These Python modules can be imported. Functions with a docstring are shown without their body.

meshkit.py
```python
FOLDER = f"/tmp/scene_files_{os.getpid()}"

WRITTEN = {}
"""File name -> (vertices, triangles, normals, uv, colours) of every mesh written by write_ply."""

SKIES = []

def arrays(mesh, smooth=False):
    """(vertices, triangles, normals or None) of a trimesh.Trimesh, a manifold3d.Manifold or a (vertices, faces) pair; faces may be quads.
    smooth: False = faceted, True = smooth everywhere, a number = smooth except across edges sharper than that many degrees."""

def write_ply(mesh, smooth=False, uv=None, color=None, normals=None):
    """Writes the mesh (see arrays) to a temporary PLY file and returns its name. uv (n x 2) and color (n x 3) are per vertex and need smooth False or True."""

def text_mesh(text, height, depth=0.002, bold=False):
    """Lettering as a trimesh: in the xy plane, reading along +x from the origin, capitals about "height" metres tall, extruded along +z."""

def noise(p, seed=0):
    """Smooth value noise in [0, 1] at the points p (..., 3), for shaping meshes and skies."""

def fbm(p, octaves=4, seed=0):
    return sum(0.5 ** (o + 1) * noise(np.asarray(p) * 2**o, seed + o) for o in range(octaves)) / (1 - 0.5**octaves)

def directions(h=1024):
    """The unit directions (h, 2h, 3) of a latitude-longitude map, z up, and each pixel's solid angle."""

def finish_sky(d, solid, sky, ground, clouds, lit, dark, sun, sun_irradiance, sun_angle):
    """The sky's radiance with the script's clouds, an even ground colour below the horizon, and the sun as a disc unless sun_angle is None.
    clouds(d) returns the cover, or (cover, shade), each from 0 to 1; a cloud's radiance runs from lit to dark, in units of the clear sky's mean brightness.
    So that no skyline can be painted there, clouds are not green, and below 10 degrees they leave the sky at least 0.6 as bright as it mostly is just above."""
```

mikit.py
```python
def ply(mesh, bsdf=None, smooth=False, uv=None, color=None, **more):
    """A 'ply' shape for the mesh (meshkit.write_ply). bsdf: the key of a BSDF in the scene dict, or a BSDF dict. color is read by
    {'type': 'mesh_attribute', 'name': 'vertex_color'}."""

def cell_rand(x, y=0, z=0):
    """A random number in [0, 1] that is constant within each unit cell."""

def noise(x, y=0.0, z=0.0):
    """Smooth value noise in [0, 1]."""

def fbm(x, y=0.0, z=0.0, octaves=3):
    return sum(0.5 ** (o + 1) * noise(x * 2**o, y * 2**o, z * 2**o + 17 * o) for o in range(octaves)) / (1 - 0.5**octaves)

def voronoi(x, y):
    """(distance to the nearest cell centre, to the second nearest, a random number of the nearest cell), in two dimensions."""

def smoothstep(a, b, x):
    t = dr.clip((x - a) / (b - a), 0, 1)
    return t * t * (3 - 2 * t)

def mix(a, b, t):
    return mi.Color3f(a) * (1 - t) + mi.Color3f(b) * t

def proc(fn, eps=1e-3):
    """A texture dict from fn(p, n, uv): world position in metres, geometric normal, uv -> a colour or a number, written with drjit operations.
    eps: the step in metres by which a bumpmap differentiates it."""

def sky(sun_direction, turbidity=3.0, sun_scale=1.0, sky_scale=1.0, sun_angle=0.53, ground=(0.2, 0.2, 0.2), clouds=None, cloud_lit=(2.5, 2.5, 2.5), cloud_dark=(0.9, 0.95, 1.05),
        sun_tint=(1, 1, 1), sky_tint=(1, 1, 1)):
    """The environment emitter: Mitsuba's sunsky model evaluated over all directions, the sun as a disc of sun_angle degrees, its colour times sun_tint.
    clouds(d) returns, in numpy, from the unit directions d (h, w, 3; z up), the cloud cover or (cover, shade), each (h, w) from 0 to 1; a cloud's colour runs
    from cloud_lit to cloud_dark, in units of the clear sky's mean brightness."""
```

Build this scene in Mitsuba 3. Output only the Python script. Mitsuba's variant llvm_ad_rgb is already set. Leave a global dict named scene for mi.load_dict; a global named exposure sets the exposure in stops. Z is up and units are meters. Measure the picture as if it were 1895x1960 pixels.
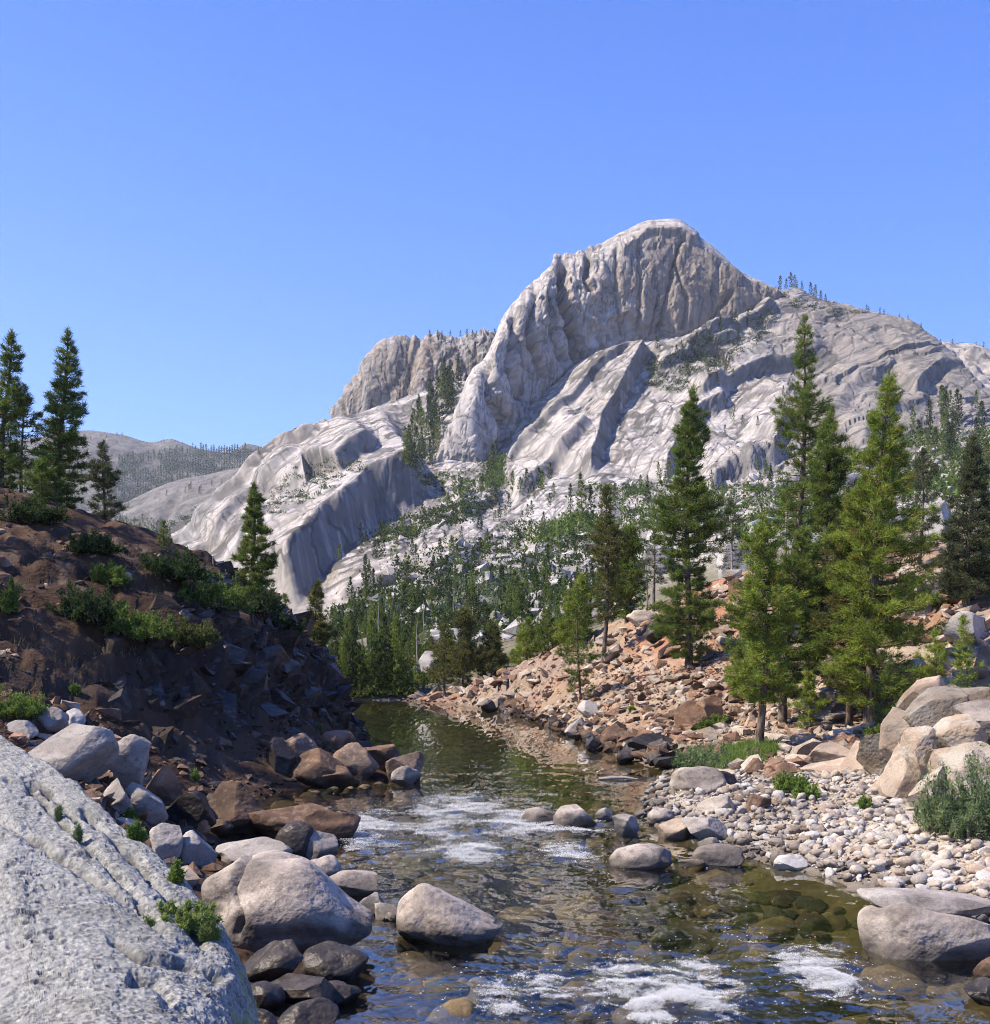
import math
import numpy as np
import trimesh
import drjit as dr
import mitsuba as mi
import mikit
from scipy.interpolate import PchipInterpolator, RBFInterpolator, RegularGridInterpolator
from scipy.ndimage import gaussian_filter
from scipy.spatial import cKDTree, ConvexHull

T = mi.ScalarTransform4f
scene, labels = {}, {}

# ------------------------------------------------------------------ camera, sky, exposure
HC = 4.0                      # eye height above the river, metres
CX, HY, F = 947.5, 1263.0, 2033.0     # survey units of the reference: centre column, horizon row, focal length
scene['camera'] = {
    'type': 'perspective', 'fov_axis': 'x', 'fov': math.degrees(2 * math.atan(947.5 / F)),
    'near_clip': 0.1, 'far_clip': 30000.0, 'medium': {'type': 'ref', 'id': 'air'}, 'principal_point_offset_y': (980.0 - HY) / 1960.0,
    'to_world': T().look_at(origin=[0, 0, HC], target=[0, 1, HC], up=[0, 0, 1])}
SUN = np.array([-0.64, -0.12, 0.74]); SUN = SUN / np.linalg.norm(SUN)
def thin_veil(d):      # summer dust low over the horizon
    to_sun = (1 + d @ SUN) / 2          # dust scatters forward: brighter on the sun's side
    return (0.10 + 1.0 * to_sun ** 2) * np.exp(-np.degrees(np.arcsin(np.clip(d[..., 2], 0, 1))) / 12.5)
scene['sky_light'] = mikit.sky(SUN.tolist(), turbidity=3.6, sun_scale=2.15, sun_tint=(0.955, 1.0, 1.055), sky_tint=(0.80, 1.22, 2.42), clouds=thin_veil, cloud_lit=(1.95, 2.75, 2.9))
exposure = 1.6
# thin mountain air: one closed box of pale haze round the whole valley
scene['air'] = {'type': 'homogeneous', 'albedo': {'type': 'rgb', 'value': [0.82, 0.90, 0.99]}, 'sigma_t': 0.000065}
scene['haze'] = {'type': 'cube', 'to_world': T().translate([0, 2700, 245]).scale([4600, 3300, 253]), 'bsdf': {'type': 'null'}, 'interior': {'type': 'ref', 'id': 'air'}}

# ------------------------------------------------------------------ noise
def _hash(x, y, z, seed):
    h = x * np.uint32(374761393) + y * np.uint32(668265263) + z * np.uint32(2147483647) + np.uint32(seed * 974711 % 4294967291)
    h = (h ^ (h >> np.uint32(13))) * np.uint32(1274126177)
    h = (h ^ (h >> np.uint32(16))) * np.uint32(2246822519)
    return h ^ (h >> np.uint32(13))

def pn(p, seed=0):
    """gradient noise, about -1..1"""
    p = np.asarray(p, np.float32)
    i = np.floor(p); f = p - i
    i = i.astype(np.int64).astype(np.uint32)
    u = f * f * f * (f * (f * 6 - 15) + 10)
    out = np.zeros(p.shape[:-1], np.float32)
    for a in (0, 1):
        wx = u[..., 0] if a else 1 - u[..., 0]
        for b in (0, 1):
            wy = u[..., 1] if b else 1 - u[..., 1]
            for c in (0, 1):
                wz = u[..., 2] if c else 1 - u[..., 2]
                h = _hash(i[..., 0] + np.uint32(a), i[..., 1] + np.uint32(b), i[..., 2] + np.uint32(c), seed)
                g = ((h & np.uint32(1023)).astype(np.float32) / 511.5 - 1) * (f[..., 0] - a)
                g += (((h >> np.uint32(10)) & np.uint32(1023)).astype(np.float32) / 511.5 - 1) * (f[..., 1] - b)
                g += (((h >> np.uint32(20)) & np.uint32(1023)).astype(np.float32) / 511.5 - 1) * (f[..., 2] - c)
                out += wx * wy * wz * g
    return out * 1.6

def fb(p, octaves=4, seed=0, gain=0.5, lac=2.03):
    p = np.asarray(p, np.float32); s = 0; a = 1.0; t = 0
    for o in range(octaves):
        s = s + a * pn(p * lac ** o, seed + o * 7); t += a; a *= gain
    return s / t

def billow(p, octaves=3, seed=0, gain=0.5):
    """rounded lobes parted by sharp creases, 0..1"""
    p = np.asarray(p, np.float32); s = 0; a = 1.0; t = 0
    for o in range(octaves):
        s = s + a * np.minimum(np.abs(pn(p * 2.03 ** o, seed + o * 7)) * 1.8, 1); t += a; a *= gain
    return s / t

def ss(a, b, x):
    t = np.clip((x - a) / (b - a), 0, 1)
    return t * t * (3 - 2 * t)

def p3(*c):
    c = np.broadcast_arrays(*[np.asarray(v, np.float32) for v in c])
    return np.stack(c, -1)

def lerp(a, b, t):
    return np.asarray(a) * (1 - t[..., None]) + np.asarray(b) * t[..., None]

# ------------------------------------------------------------------ survey helpers: a direction and a distance make a point
def W(px, py, d):
    return np.array([(px - CX) / F * d, d, HC + (HY - py) / F * d])

def on_level(px, py, z=0.0):
    return W(px, py, (HC - z) * F / (py - HY))

def survey(P):
    """the direction (column, row) under which points are seen"""
    return CX + P[..., 0] / P[..., 1] * F, HY - (P[..., 2] - HC) / P[..., 1] * F

def grid_faces(nv, nu, keep=None):
    i, j = np.meshgrid(np.arange(nv - 1), np.arange(nu - 1), indexing='ij')
    a = i * nu + j
    q = np.stack([a, a + 1, a + nu + 1, a + nu], -1).reshape(-1, 4)
    if keep is not None:
        q = q[keep.reshape(-1)]
    return np.vstack([q[:, [0, 1, 2]], q[:, [0, 2, 3]]])

def grid_normals(P):
    du = np.gradient(P, axis=1); dv = np.gradient(P, axis=0)
    n = np.cross(du, dv)
    return n / (np.linalg.norm(n, axis=-1, keepdims=True) + 1e-12)

def compact(V, Fc, *more):
    used = np.unique(Fc)
    m = np.full(len(V), -1); m[used] = np.arange(len(used))
    return (V[used], m[Fc]) + tuple(x[used] for x in more)

def col_loft(curves, px, rows):
    """a surface lofted through survey curves [(px, py, d), ...], lowest first; rows: samples of each span"""
    D, Z = [], []
    for c in curves:
        c = np.array(sorted(c), float)
        py = PchipInterpolator(c[:, 0], c[:, 1], extrapolate=True)(np.clip(px, c[0, 0], c[-1, 0]))
        d = PchipInterpolator(c[:, 0], c[:, 2], extrapolate=True)(np.clip(px, c[0, 0], c[-1, 0]))
        D.append(d); Z.append(HC + (HY - py) / F * d)
    D, Z = np.array(D), np.array(Z)
    k = np.concatenate([i + np.arange(n) / n for i, n in enumerate(rows)] + [[len(curves) - 1.0]])
    d = PchipInterpolator(np.arange(len(curves)), D, axis=0)(k)
    z = PchipInterpolator(np.arange(len(curves)), Z, axis=0)(k)
    return np.stack([(px[None] - CX) / F * d, d, z], -1)

def poly_dist(px, py, line):
    """(signed distance to a polyline, positive on its left as one walks along it with rows growing downward, along 0..1)"""
    line = np.array(line, float)
    best = np.full(px.shape, 1e9); sign = np.zeros(px.shape); along = np.zeros(px.shape)
    n = len(line) - 1
    for k in range(n):
        a, b = line[k], line[k + 1]; ab = b - a
        t = ((px - a[0]) * ab[0] + (py - a[1]) * ab[1]) / (ab @ ab)
        tc = np.clip(t, 0, 1)
        dx, dy = px - a[0] - tc * ab[0], py - a[1] - tc * ab[1]
        d = np.hypot(dx, dy)
        s = np.sign(ab[1] * dx - ab[0] * dy)
        m = d < best
        best = np.where(m, d, best); sign = np.where(m, s, sign); along = np.where(m, (k + tc) / n, along)
    return best * np.where(sign == 0, 1, sign), along

# ------------------------------------------------------------------ names
_count = {}
def key_of(name):
    n = _count.get(name, 0); _count[name] = n + 1
    return name if n == 0 else f'{name}_{n:03d}'

def _tag_haze():
    labels['haze'] = {'label': 'thin blue haze filling the valley air', 'kind': 'stuff', 'category': 'haze'}
_tag_haze()
def tag(key, label=None, cat=None, group=None, kind=None):
    e = {}
    if label: e['label'] = label
    if cat: e['category'] = cat
    if group: e['group'] = group
    if kind: e['kind'] = kind
    labels[key] = e

def put(name, shape, label=None, cat=None, group=None, kind=None):
    k = key_of(name); scene[k] = shape
    tag(k, label, cat, group, kind)
    return k

def part(parent, name, shape, **kw):
    k = key_of(parent + '__' + name); scene[k] = shape
    if kw: tag(k, **kw)
    return k

# ------------------------------------------------------------------ materials
def bumped(inner, fn, scale, eps):
    return {'type': 'twosided', 'bsdf': {'type': 'bumpmap', 'arbitrary': mikit.proc(fn, eps), 'scale': scale, 'bsdf': inner}}

VC = {'type': 'mesh_attribute', 'name': 'vertex_color'}
def rough_vc(rough=0.9, spec=0.2):
    return {'type': 'principled', 'base_color': dict(VC), 'roughness': rough, 'specular': spec}

def far_grain(p, n, uv):
    return mikit.fbm(p.x * 0.16, p.y * 0.16, p.z * 0.16, 3)
def ground_grain(p, n, uv):
    return mikit.fbm(p.x * 9.0, p.y * 9.0, p.z * 9.0, 4)
def slab_grain(p, n, uv):
    return mikit.fbm(p.x * 26.0, p.y * 26.0, p.z * 26.0, 4)
def rock_grain(p, n, uv):
    return mikit.fbm(p.x * 14.0, p.y * 14.0, p.z * 14.0, 4)
def seams(fa, fb_, fc):
    m = mikit.smoothstep(0.40, 0.58, fc)
    la = 1 - mikit.smoothstep(0.010, 0.032, dr.abs(fa - 0.5)); lb = 1 - mikit.smoothstep(0.010, 0.03, dr.abs(fb_ - 0.5))
    return dr.minimum(0.95 * la * m + 0.7 * lb * (1 - m * 0.5), 0.9)
def slab_seams(p, n, uv):     # joints running with the exfoliation sheets, narrower than the mesh can show
    a, b = p.x * 0.62 - p.z * 0.70 + p.y * 0.22, p.x * 0.78 + p.z * 0.62
    return seams(mikit.fbm(a / 13.0, b / 75.0, p.y / 90.0, 4), mikit.fbm(a / 34.0 + 9, b / 26.0, p.y / 50.0, 4), mikit.fbm(p.x / 45.0, p.y / 45.0, p.z / 45.0, 3))
def cliff_seams(p, n, uv):
    return 0.8 * seams(mikit.fbm(p.x / 10.0, p.y / 10.0, p.z / 70.0, 4), mikit.fbm(p.x / 30.0 + 9, p.y / 30.0, p.z / 26.0, 4), mikit.fbm(p.x / 28.0, p.y / 28.0, p.z / 40.0, 3))
def seamed(fn):
    return {'type': 'twosided', 'bsdf': {'type': 'blendbsdf', 'weight': mikit.proc(fn), 'bsdf_0': {'type': 'bumpmap', 'arbitrary': mikit.proc(far_grain, 0.5), 'scale': 1.4, 'bsdf': rough_vc()},
        'bsdf_1': {'type': 'diffuse', 'reflectance': {'type': 'rgb', 'value': [0.085, 0.083, 0.082]}}}}
scene['mat_mountain'] = seamed(slab_seams)
scene['mat_cliff'] = seamed(cliff_seams)
scene['mat_ground'] = bumped(rough_vc(), ground_grain, 0.06, 0.015)
def slab_specks(p, n, uv):      # dark mica and lichen specks of the granite
    a = mikit.noise(p.x * 95.0, p.y * 95.0, p.z * 95.0); b = mikit.noise(p.x * 47.0 + 5, p.y * 47.0, p.z * 47.0)
    m = mikit.fbm(p.x * 3.0, p.y * 3.0, p.z * 3.0, 3)
    return 0.75 * mikit.smoothstep(0.60, 0.80, 0.55 * a + 0.45 * b + 0.35 * (m - 0.5))
scene['mat_slab'] = {'type': 'twosided', 'bsdf': {'type': 'blendbsdf', 'weight': mikit.proc(slab_specks), 'bsdf_0': {'type': 'bumpmap', 'arbitrary': mikit.proc(slab_grain, 0.004), 'scale': 0.022, 'bsdf': rough_vc(0.85)},
    'bsdf_1': {'type': 'diffuse', 'reflectance': {'type': 'rgb', 'value': [0.075, 0.078, 0.075]}}}}
scene['mat_leaf'] = {'type': 'principledthin', 'base_color': dict(VC), 'roughness': 0.6, 'spec_trans': 0.0, 'diff_trans': 0.7, 'eta': 1.3}
scene['mat_foam'] = {'type': 'twosided', 'bsdf': {'type': 'diffuse', 'reflectance': {'type': 'rgb', 'value': [0.56, 0.58, 0.60]}}}

def rock_mat(c0, c1, c2, freq=2.2, wet=None, rough=0.85, bump=0.03, speck=0.25):
    c0, c1, c2 = (tuple(0.64 * v for v in c) for c in (c0, c1, c2))
    def col(p, n, uv):
        a = mikit.fbm(p.x * freq, p.y * freq, p.z * freq * 1.6, 4)
        b = mikit.fbm(p.x * freq * 4 + 7, p.y * freq * 4, p.z * freq * 4, 3)
        c = mikit.mix(c0, c1, mikit.smoothstep(0.36, 0.64, a))
        c = mikit.mix(c, c2, mikit.smoothstep(0.52, 0.72, b) * 0.7)
        d = mikit.fbm(p.x * freq * .35 + 3, p.y * freq * .35, p.z * freq * .5, 3)
        c = c * (1.12 - 0.5 * mikit.smoothstep(0.5, 0.68, d))
        s = mikit.noise(p.x * 60, p.y * 60, p.z * 60)
        c = c * (1 - speck + 2 * speck * s)
        if wet is not None:   # stone darkened by the water up to a damp line
            line = 0.05 + wet * (0.4 + 1.2 * mikit.fbm(p.x * 2.1, p.y * 2.1, 3.0, 3))
            c = c * (1 - 0.6 * (1 - mikit.smoothstep(line - 0.08, line + 0.12, p.z)))
        return c
    return bumped({'type': 'principled', 'base_color': mikit.proc(col), 'roughness': rough, 'specular': 0.3}, rock_grain, bump, 0.008)

scene['rock_pale'] = rock_mat((0.40, 0.37, 0.34), (0.30, 0.27, 0.25), (0.22, 0.20, 0.19), wet=0.12)
scene['rock_grey'] = rock_mat((0.44, 0.385, 0.34), (0.33, 0.285, 0.25), (0.22, 0.19, 0.17), wet=0.16)
scene['rock_grey_low_dark'] = rock_mat((0.44, 0.385, 0.34), (0.33, 0.285, 0.25), (0.22, 0.19, 0.17), wet=0.50)  # same grey stone, darker from its foot to well up the side
scene['rock_brown'] = rock_mat((0.18, 0.11, 0.072), (0.12, 0.075, 0.05), (0.26, 0.18, 0.125), wet=0.2)
scene['rock_point'] = rock_mat((0.27, 0.20, 0.15), (0.18, 0.125, 0.095), (0.36, 0.29, 0.23), wet=0.2)
scene['rock_dark'] = rock_mat((0.062, 0.053, 0.049), (0.038, 0.034, 0.034), (0.10, 0.085, 0.075), wet=0.1, rough=0.5)  # dark wet stone; shade under slab and boulder also lowered into this tone
scene['rock_orange'] = rock_mat((0.36, 0.21, 0.13), (0.27, 0.16, 0.11), (0.42, 0.31, 0.22), wet=0.15)
scene['rock_tan'] = rock_mat((0.46, 0.38, 0.30), (0.37, 0.28, 0.21), (0.30, 0.24, 0.20), freq=1.4, wet=0.12)
scene['rock_cream'] = rock_mat((0.54, 0.48, 0.41), (0.46, 0.39, 0.32), (0.36, 0.31, 0.27), freq=1.6, wet=0.12, speck=0.12)
scene['rock_white'] = rock_mat((0.52, 0.50, 0.48), (0.44, 0.42, 0.40), (0.33, 0.31, 0.30), freq=0.35)
scene['rock_cliff'] = rock_mat((0.062, 0.040, 0.026), (0.042, 0.030, 0.022), (0.10, 0.062, 0.038))  # dark rock, deepened so the shade of the cliff is in its colour
scene['rock_outcrop'] = rock_mat((0.43, 0.39, 0.33), (0.36, 0.28, 0.205), (0.22, 0.205, 0.19), freq=1.1, bump=.06)
scene['bed_amber'] = rock_mat((0.20, 0.145, 0.07), (0.13, 0.09, 0.05), (0.27, 0.20, 0.11))
scene['bed_brown'] = rock_mat((0.10, 0.065, 0.045), (0.065, 0.045, 0.035), (0.14, 0.08, 0.055))
scene['bed_olive'] = rock_mat((0.075, 0.075, 0.045), (0.045, 0.048, 0.035), (0.11, 0.10, 0.06))
def bark_col(p, n, uv):
    a = mikit.fbm(p.x * 14, p.y * 14, p.z * 3.0, 3)
    return mikit.mix((0.07, 0.052, 0.04), (0.165, 0.14, 0.12), mikit.smoothstep(0.35, 0.7, a))
scene['mat_bark'] = {'type': 'twosided', 'bsdf': {'type': 'diffuse', 'reflectance': mikit.proc(bark_col)}}
def snag_col(p, n, uv):
    return mikit.mix((0.34, 0.315, 0.29), (0.19, 0.175, 0.16), mikit.fbm(p.x * 9, p.y * 9, p.z * 1.5, 3))
scene['mat_snag'] = {'type': 'twosided', 'bsdf': {'type': 'diffuse', 'reflectance': mikit.proc(snag_col)}}
scene['mat_water'] = {'type': 'thindielectric', 'int_ior': 1.26, 'ext_ior': 1.0, 'specular_transmittance': {'type': 'rgb', 'value': [0.72, 0.74, 0.62]}}

# ------------------------------------------------------------------ mountain
def displaced(P, h):
    return P + grid_normals(P) * h[..., None]

def granite(P, px, py, warm, grey, seed):
    """colour of bare granite: pale, with rusty and grey stains and lichen-dark seams"""
    c = np.broadcast_to(np.array([0.49, 0.465, 0.45]), P.shape).copy()
    n1 = fb(P / 60.0, 4, seed); n2 = fb(P / p3(9.0, 9.0, 40.0), 4, seed + 3)
    c = lerp(c, [0.46, 0.37, 0.29], np.clip(warm, 0, 1) * ss(-0.25, 0.45, n1 + 0.6 * n2))
    c = lerp(c, [0.30, 0.285, 0.275], np.clip(grey, 0, 1) * ss(-0.3, 0.3, fb(P / 35.0, 4, seed + 9)))
    c = lerp(c, [0.20, 0.19, 0.185], 0.7 * ss(0.12, 0.42, fb(P / p3(14.0, 14.0, 70.0), 4, seed + 13)))
    c = lerp(c, [0.27, 0.26, 0.255], 0.55 * ss(0.12, 0.4, fb(P / 7.0, 4, seed + 17)))
    c = lerp(c, [0.14, 0.135, 0.13], 0.35 * ss(0.035, 0.01, np.abs(fb(P / p3(22.0, 22.0, 22.0), 4, seed + 31))))
    return c * (1 + 0.55 * fb(P / 3.6, 3, seed + 21))[..., None]

def band(q, drop=0.08):
    f = q - np.floor(q)
    return np.where(f < 1 - drop, (f / (1 - drop)) ** 1.6, ss(0, 1, (1 - f) / drop))

SURF = {}      # survey lookup of every far surface: (tree of (px, py), points)
def add_surface(name, P, col, kind_label, mat='mat_mountain', keep=None, visible_rows=None):
    nv, nu = P.shape[:2]
    V, Fc, C = P.reshape(-1, 3), grid_faces(nv, nu, keep), np.clip(col * 0.70, 0.01, 0.9).reshape(-1, 3)
    V, Fc, C = compact(V, Fc, C)
    name = put(name, mikit.ply((V, Fc), mat, True, color=C), kind_label, kind='structure')
    Q = P[:visible_rows] if visible_rows else P
    qx, qy = survey(Q)
    SURF[name] = (cKDTree(np.stack([qx.ravel(), qy.ravel()], 1)), Q.reshape(-1, 3))

# --- the apron of slabs and the right shoulder
A_base = [(150, 1335, 106), (800, 1330, 106), (1000, 1285, 104), (1200, 1215, 102), (1400, 1150, 100), (1900, 1085, 100), (2080, 1080, 100)]
A_low1 = [(150, 1225, 200), (500, 1215, 200), (700, 1200, 190), (850, 1190, 180), (1100, 1165, 170), (1250, 1140, 160), (1400, 1105, 150), (1500, 1085, 142), (1650, 1065, 135), (1900, 1030, 128), (2080, 1020, 124)]
A_low2 = [(150, 1165, 330), (400, 1140, 340), (500, 1120, 350), (585, 1100, 340), (700, 1090, 310), (850, 1075, 290), (1100, 1060, 280), (1250, 1040, 280), (1400, 1020, 280), (1500, 1005, 280), (1650, 990, 270), (1780, 960, 250), (1900, 945, 240), (2080, 940, 230)]
A_mid1 = [(150, 1120, 480), (300, 1092, 480), (400, 1062, 500), (500, 1030, 520), (585, 1000, 520), (700, 1000, 480), (850, 990, 460), (960, 985, 450), (1100, 960, 450), (1250, 930, 460), (1400, 910, 480), (1500, 900, 490), (1650, 888, 460), (1780, 885, 430), (1900, 880, 400), (2080, 895, 380)]
A_mid2 = [(150, 1100, 640), (300, 1065, 640), (400, 1012, 660), (500, 945, 680), (585, 900, 690), (700, 872, 670), (850, 885, 645), (960, 880, 660), (1100, 830, 665), (1250, 790, 685), (1400, 760, 705), (1500, 735, 725), (1650, 728, 700), (1780, 745, 660), (1900, 800, 600), (2080, 850, 540)]
A_top = [(150, 1085, 740), (230, 1070, 750), (290, 1046, 760), (345, 1018, 770), (400, 983, 780), (450, 944, 790), (500, 905, 800), (550, 875, 810), (585, 850, 820), (640, 818, 825), (700, 795, 820), (760, 770, 815), (830, 746, 810), (885, 732, 810), (960, 752, 800), (1100, 690, 800), (1150, 668, 810), (1250, 640, 830), (1350, 625, 850), (1490, 558, 890), (1520, 553, 890), (1560, 570, 880), (1650, 592, 860), (1700, 604, 845), (1740, 612, 830), (1780, 640, 805), (1830, 684, 770), (1895, 748, 715), (2080, 830, 640)]
A_back = [(px, py + 45, d * 1.12) for px, py, d in A_top]
A_under = [(px, py + 130, d - 8) for px, py, d in A_base]
ax = np.linspace(200, 1960, 960)
A = col_loft([A_under, A_base, A_low1, A_low2, A_mid1, A_mid2, A_top, A_back], ax, [2, 20, 50, 78, 98, 122, 4])
qx, qy = survey(A)
dist = A[..., 1]
scale = dist / 500.0
right = ss(1180, 1500, qx)                    # towards the shoulder the joints lie flatter
wq = 26 * fb(p3(qx / 130, qy / 110, 0), 3, 11)
q = (qx * (0.60 - 0.32 * right) + qy * (0.80 + 0.15 * right) + wq)
upper = ss(1120, 1000, qy)                     # bare slabs above, broken ground below
al0, ac0 = qx * (0.62 - 0.30 * right) + qy * (0.78 + 0.16 * right), qx * 0.78 - qy * 0.62
h = 3.0 * fb(p3(qx / 210, qy / 170, 2), 2, 31) * scale * (0.5 + 0.5 * upper)
plate_edge = np.zeros(qx.shape)
for lam, amp, sd, cuts_ in [(120.0, 3.2, 33, (-.22, -.02, .18)), (62.0, 2.0, 35, (-.2, .0, .2)), (30.0, .8, 37, (-.12, .12)), (15.0, .25, 39, (0.02,))]:
    n_ = fb(p3(al0 / lam, ac0 / (2.7 * lam), sd), 6, sd, 0.52)
    n_ = n_ + 0.5 * band(al0 / lam, 0.10) * (lam > 100)
    e_ = 1.6 / lam
    where_ = ss(-.12, .25, fb(p3(qx / 160, qy / 120, sd), 2, sd + 1)) * (0.42 + 0.30 * ss(1050, 1300, qx))
    for c_ in cuts_:
        amp_ = amp * np.where(lam > 40, 1 - .55 * ss(1380, 1180, qx), 1.0)
        h = h + amp_ * scale * where_ * (ss(-e_, e_, n_ - c_) - .5) * (0.45 + 0.55 * upper)
        plate_edge = np.maximum(plate_edge, np.minimum(1, 1.8 * where_) * np.exp(-((n_ - c_ + e_) / (1.3 * e_)) ** 2) * min(1, amp / 1.5))
h += 1.2 * (billow(p3(qx / 80 + qy / 160, qy / 46, 7), 2, 37) - 0.4) * scale * ss(1100, 1280, qx)
rubble = ss(940, 1060, qy) * (0.35 + 0.65 * ss(-0.1, 0.25, fb(p3(qx / 120, qy / 70, 9), 3, 41)))
h += rubble * 1.3 * fb(p3(A[..., 0], A[..., 1], A[..., 2]) / 9.0, 4, 43)
LEDGES = [   # (line walked so that the high side is on its left, height m, sharpness, reach)
    ([(545, 1165), (585, 1105), (640, 1058), (690, 1012), (720, 988), (770, 966), (835, 940)], 23.0, 22, 170),
    ([(592, 990), (602, 950), (640, 936), (668, 955), (690, 932), (740, 905)], 9.0, 10, 80),
    ([(300, 1075), (400, 1015), (480, 960), (560, 902), (650, 862)], 5.0, 9, 60),
    ([(330, 1100), (420, 1050), (500, 985), (600, 905)], 4.0, 8, 45),
    ([(385, 1112), (470, 1070), (540, 1010)], 3.0, 8, 40),
    ([(640, 845), (720, 800), (800, 775), (880, 745)], 5.0, 9, 40),
    ([(1130, 925), (1150, 850), (1200, 745), (1240, 668)], 9.0, 12, 90),
    ([(955, 905), (1060, 820), (1130, 745), (1215, 672)], 3.5, 8, 60),
    ([(985, 960), (1060, 905), (1140, 840)], 6.0, 10, 60),
    ([(790, 1085), (840, 1090), (870, 1070), (950, 1040)], 5.0, 14, 80),
    ([(640, 1150), (760, 1100), (800, 1080)], 3.5, 8, 60),
    ([(1010, 1060), (1100, 1030), (1190, 1020)], 4.0, 14, 70),
    ([(1270, 930), (1300, 850), (1350, 800), (1400, 780)], 7.0, 10, 70),
    ([(1350, 935), (1400, 905), (1480, 890), (1500, 840), (1560, 800)], 8.0, 14, 80),
    ([(1330, 790), (1400, 745), (1500, 705), (1600, 690)], 6.0, 9, 70),
    ([(1560, 860), (1610, 800), (1640, 740), (1720, 700)], 3.5, 20, 80),
    ([(1300, 690), (1400, 650), (1490, 600)], 5.0, 8, 50),
    ([(1250, 720), (1330, 690), (1420, 672)], 5.0, 8, 50),
    ([(1420, 960), (1500, 950), (1600, 905), (1720, 880)], 7.0, 14, 80),
    ([(1640, 880), (1700, 800), (1790, 760)], 3.5, 18, 70),
    ([(1740, 760), (1800, 700), (1850, 690)], 6.0, 12, 60),
    ([(870, 1000), (930, 965), (960, 955)], 5.0, 9, 60)]
seam = np.zeros(qx.shape); face_streak = np.zeros(qx.shape)
for line, hh, w, reach in LEDGES:
    jx, jy = qx + 8 * fb(p3(qx / 70, qy / 70, 4), 2, 51), qy + 8 * fb(p3(qx / 70, qy / 70, 8), 2, 53)
    s, t = poly_dist(jx, jy, line)
    ends = ss(0, 0.12, t) * ss(1, 0.88, t)
    h += hh * scale * ends * np.where(s > 0, np.exp(-s / reach), ss(-w, 0, s))
    face_streak = np.maximum(face_streak, ends * min(1, hh / 12) * ss(-w * 1.6, -w * .9, s) * ss(3, -4, s)); seam = np.maximum(seam, ends * ss(-w * 1.1, -w * 0.5, s) * ss(2, -2, s))
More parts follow.
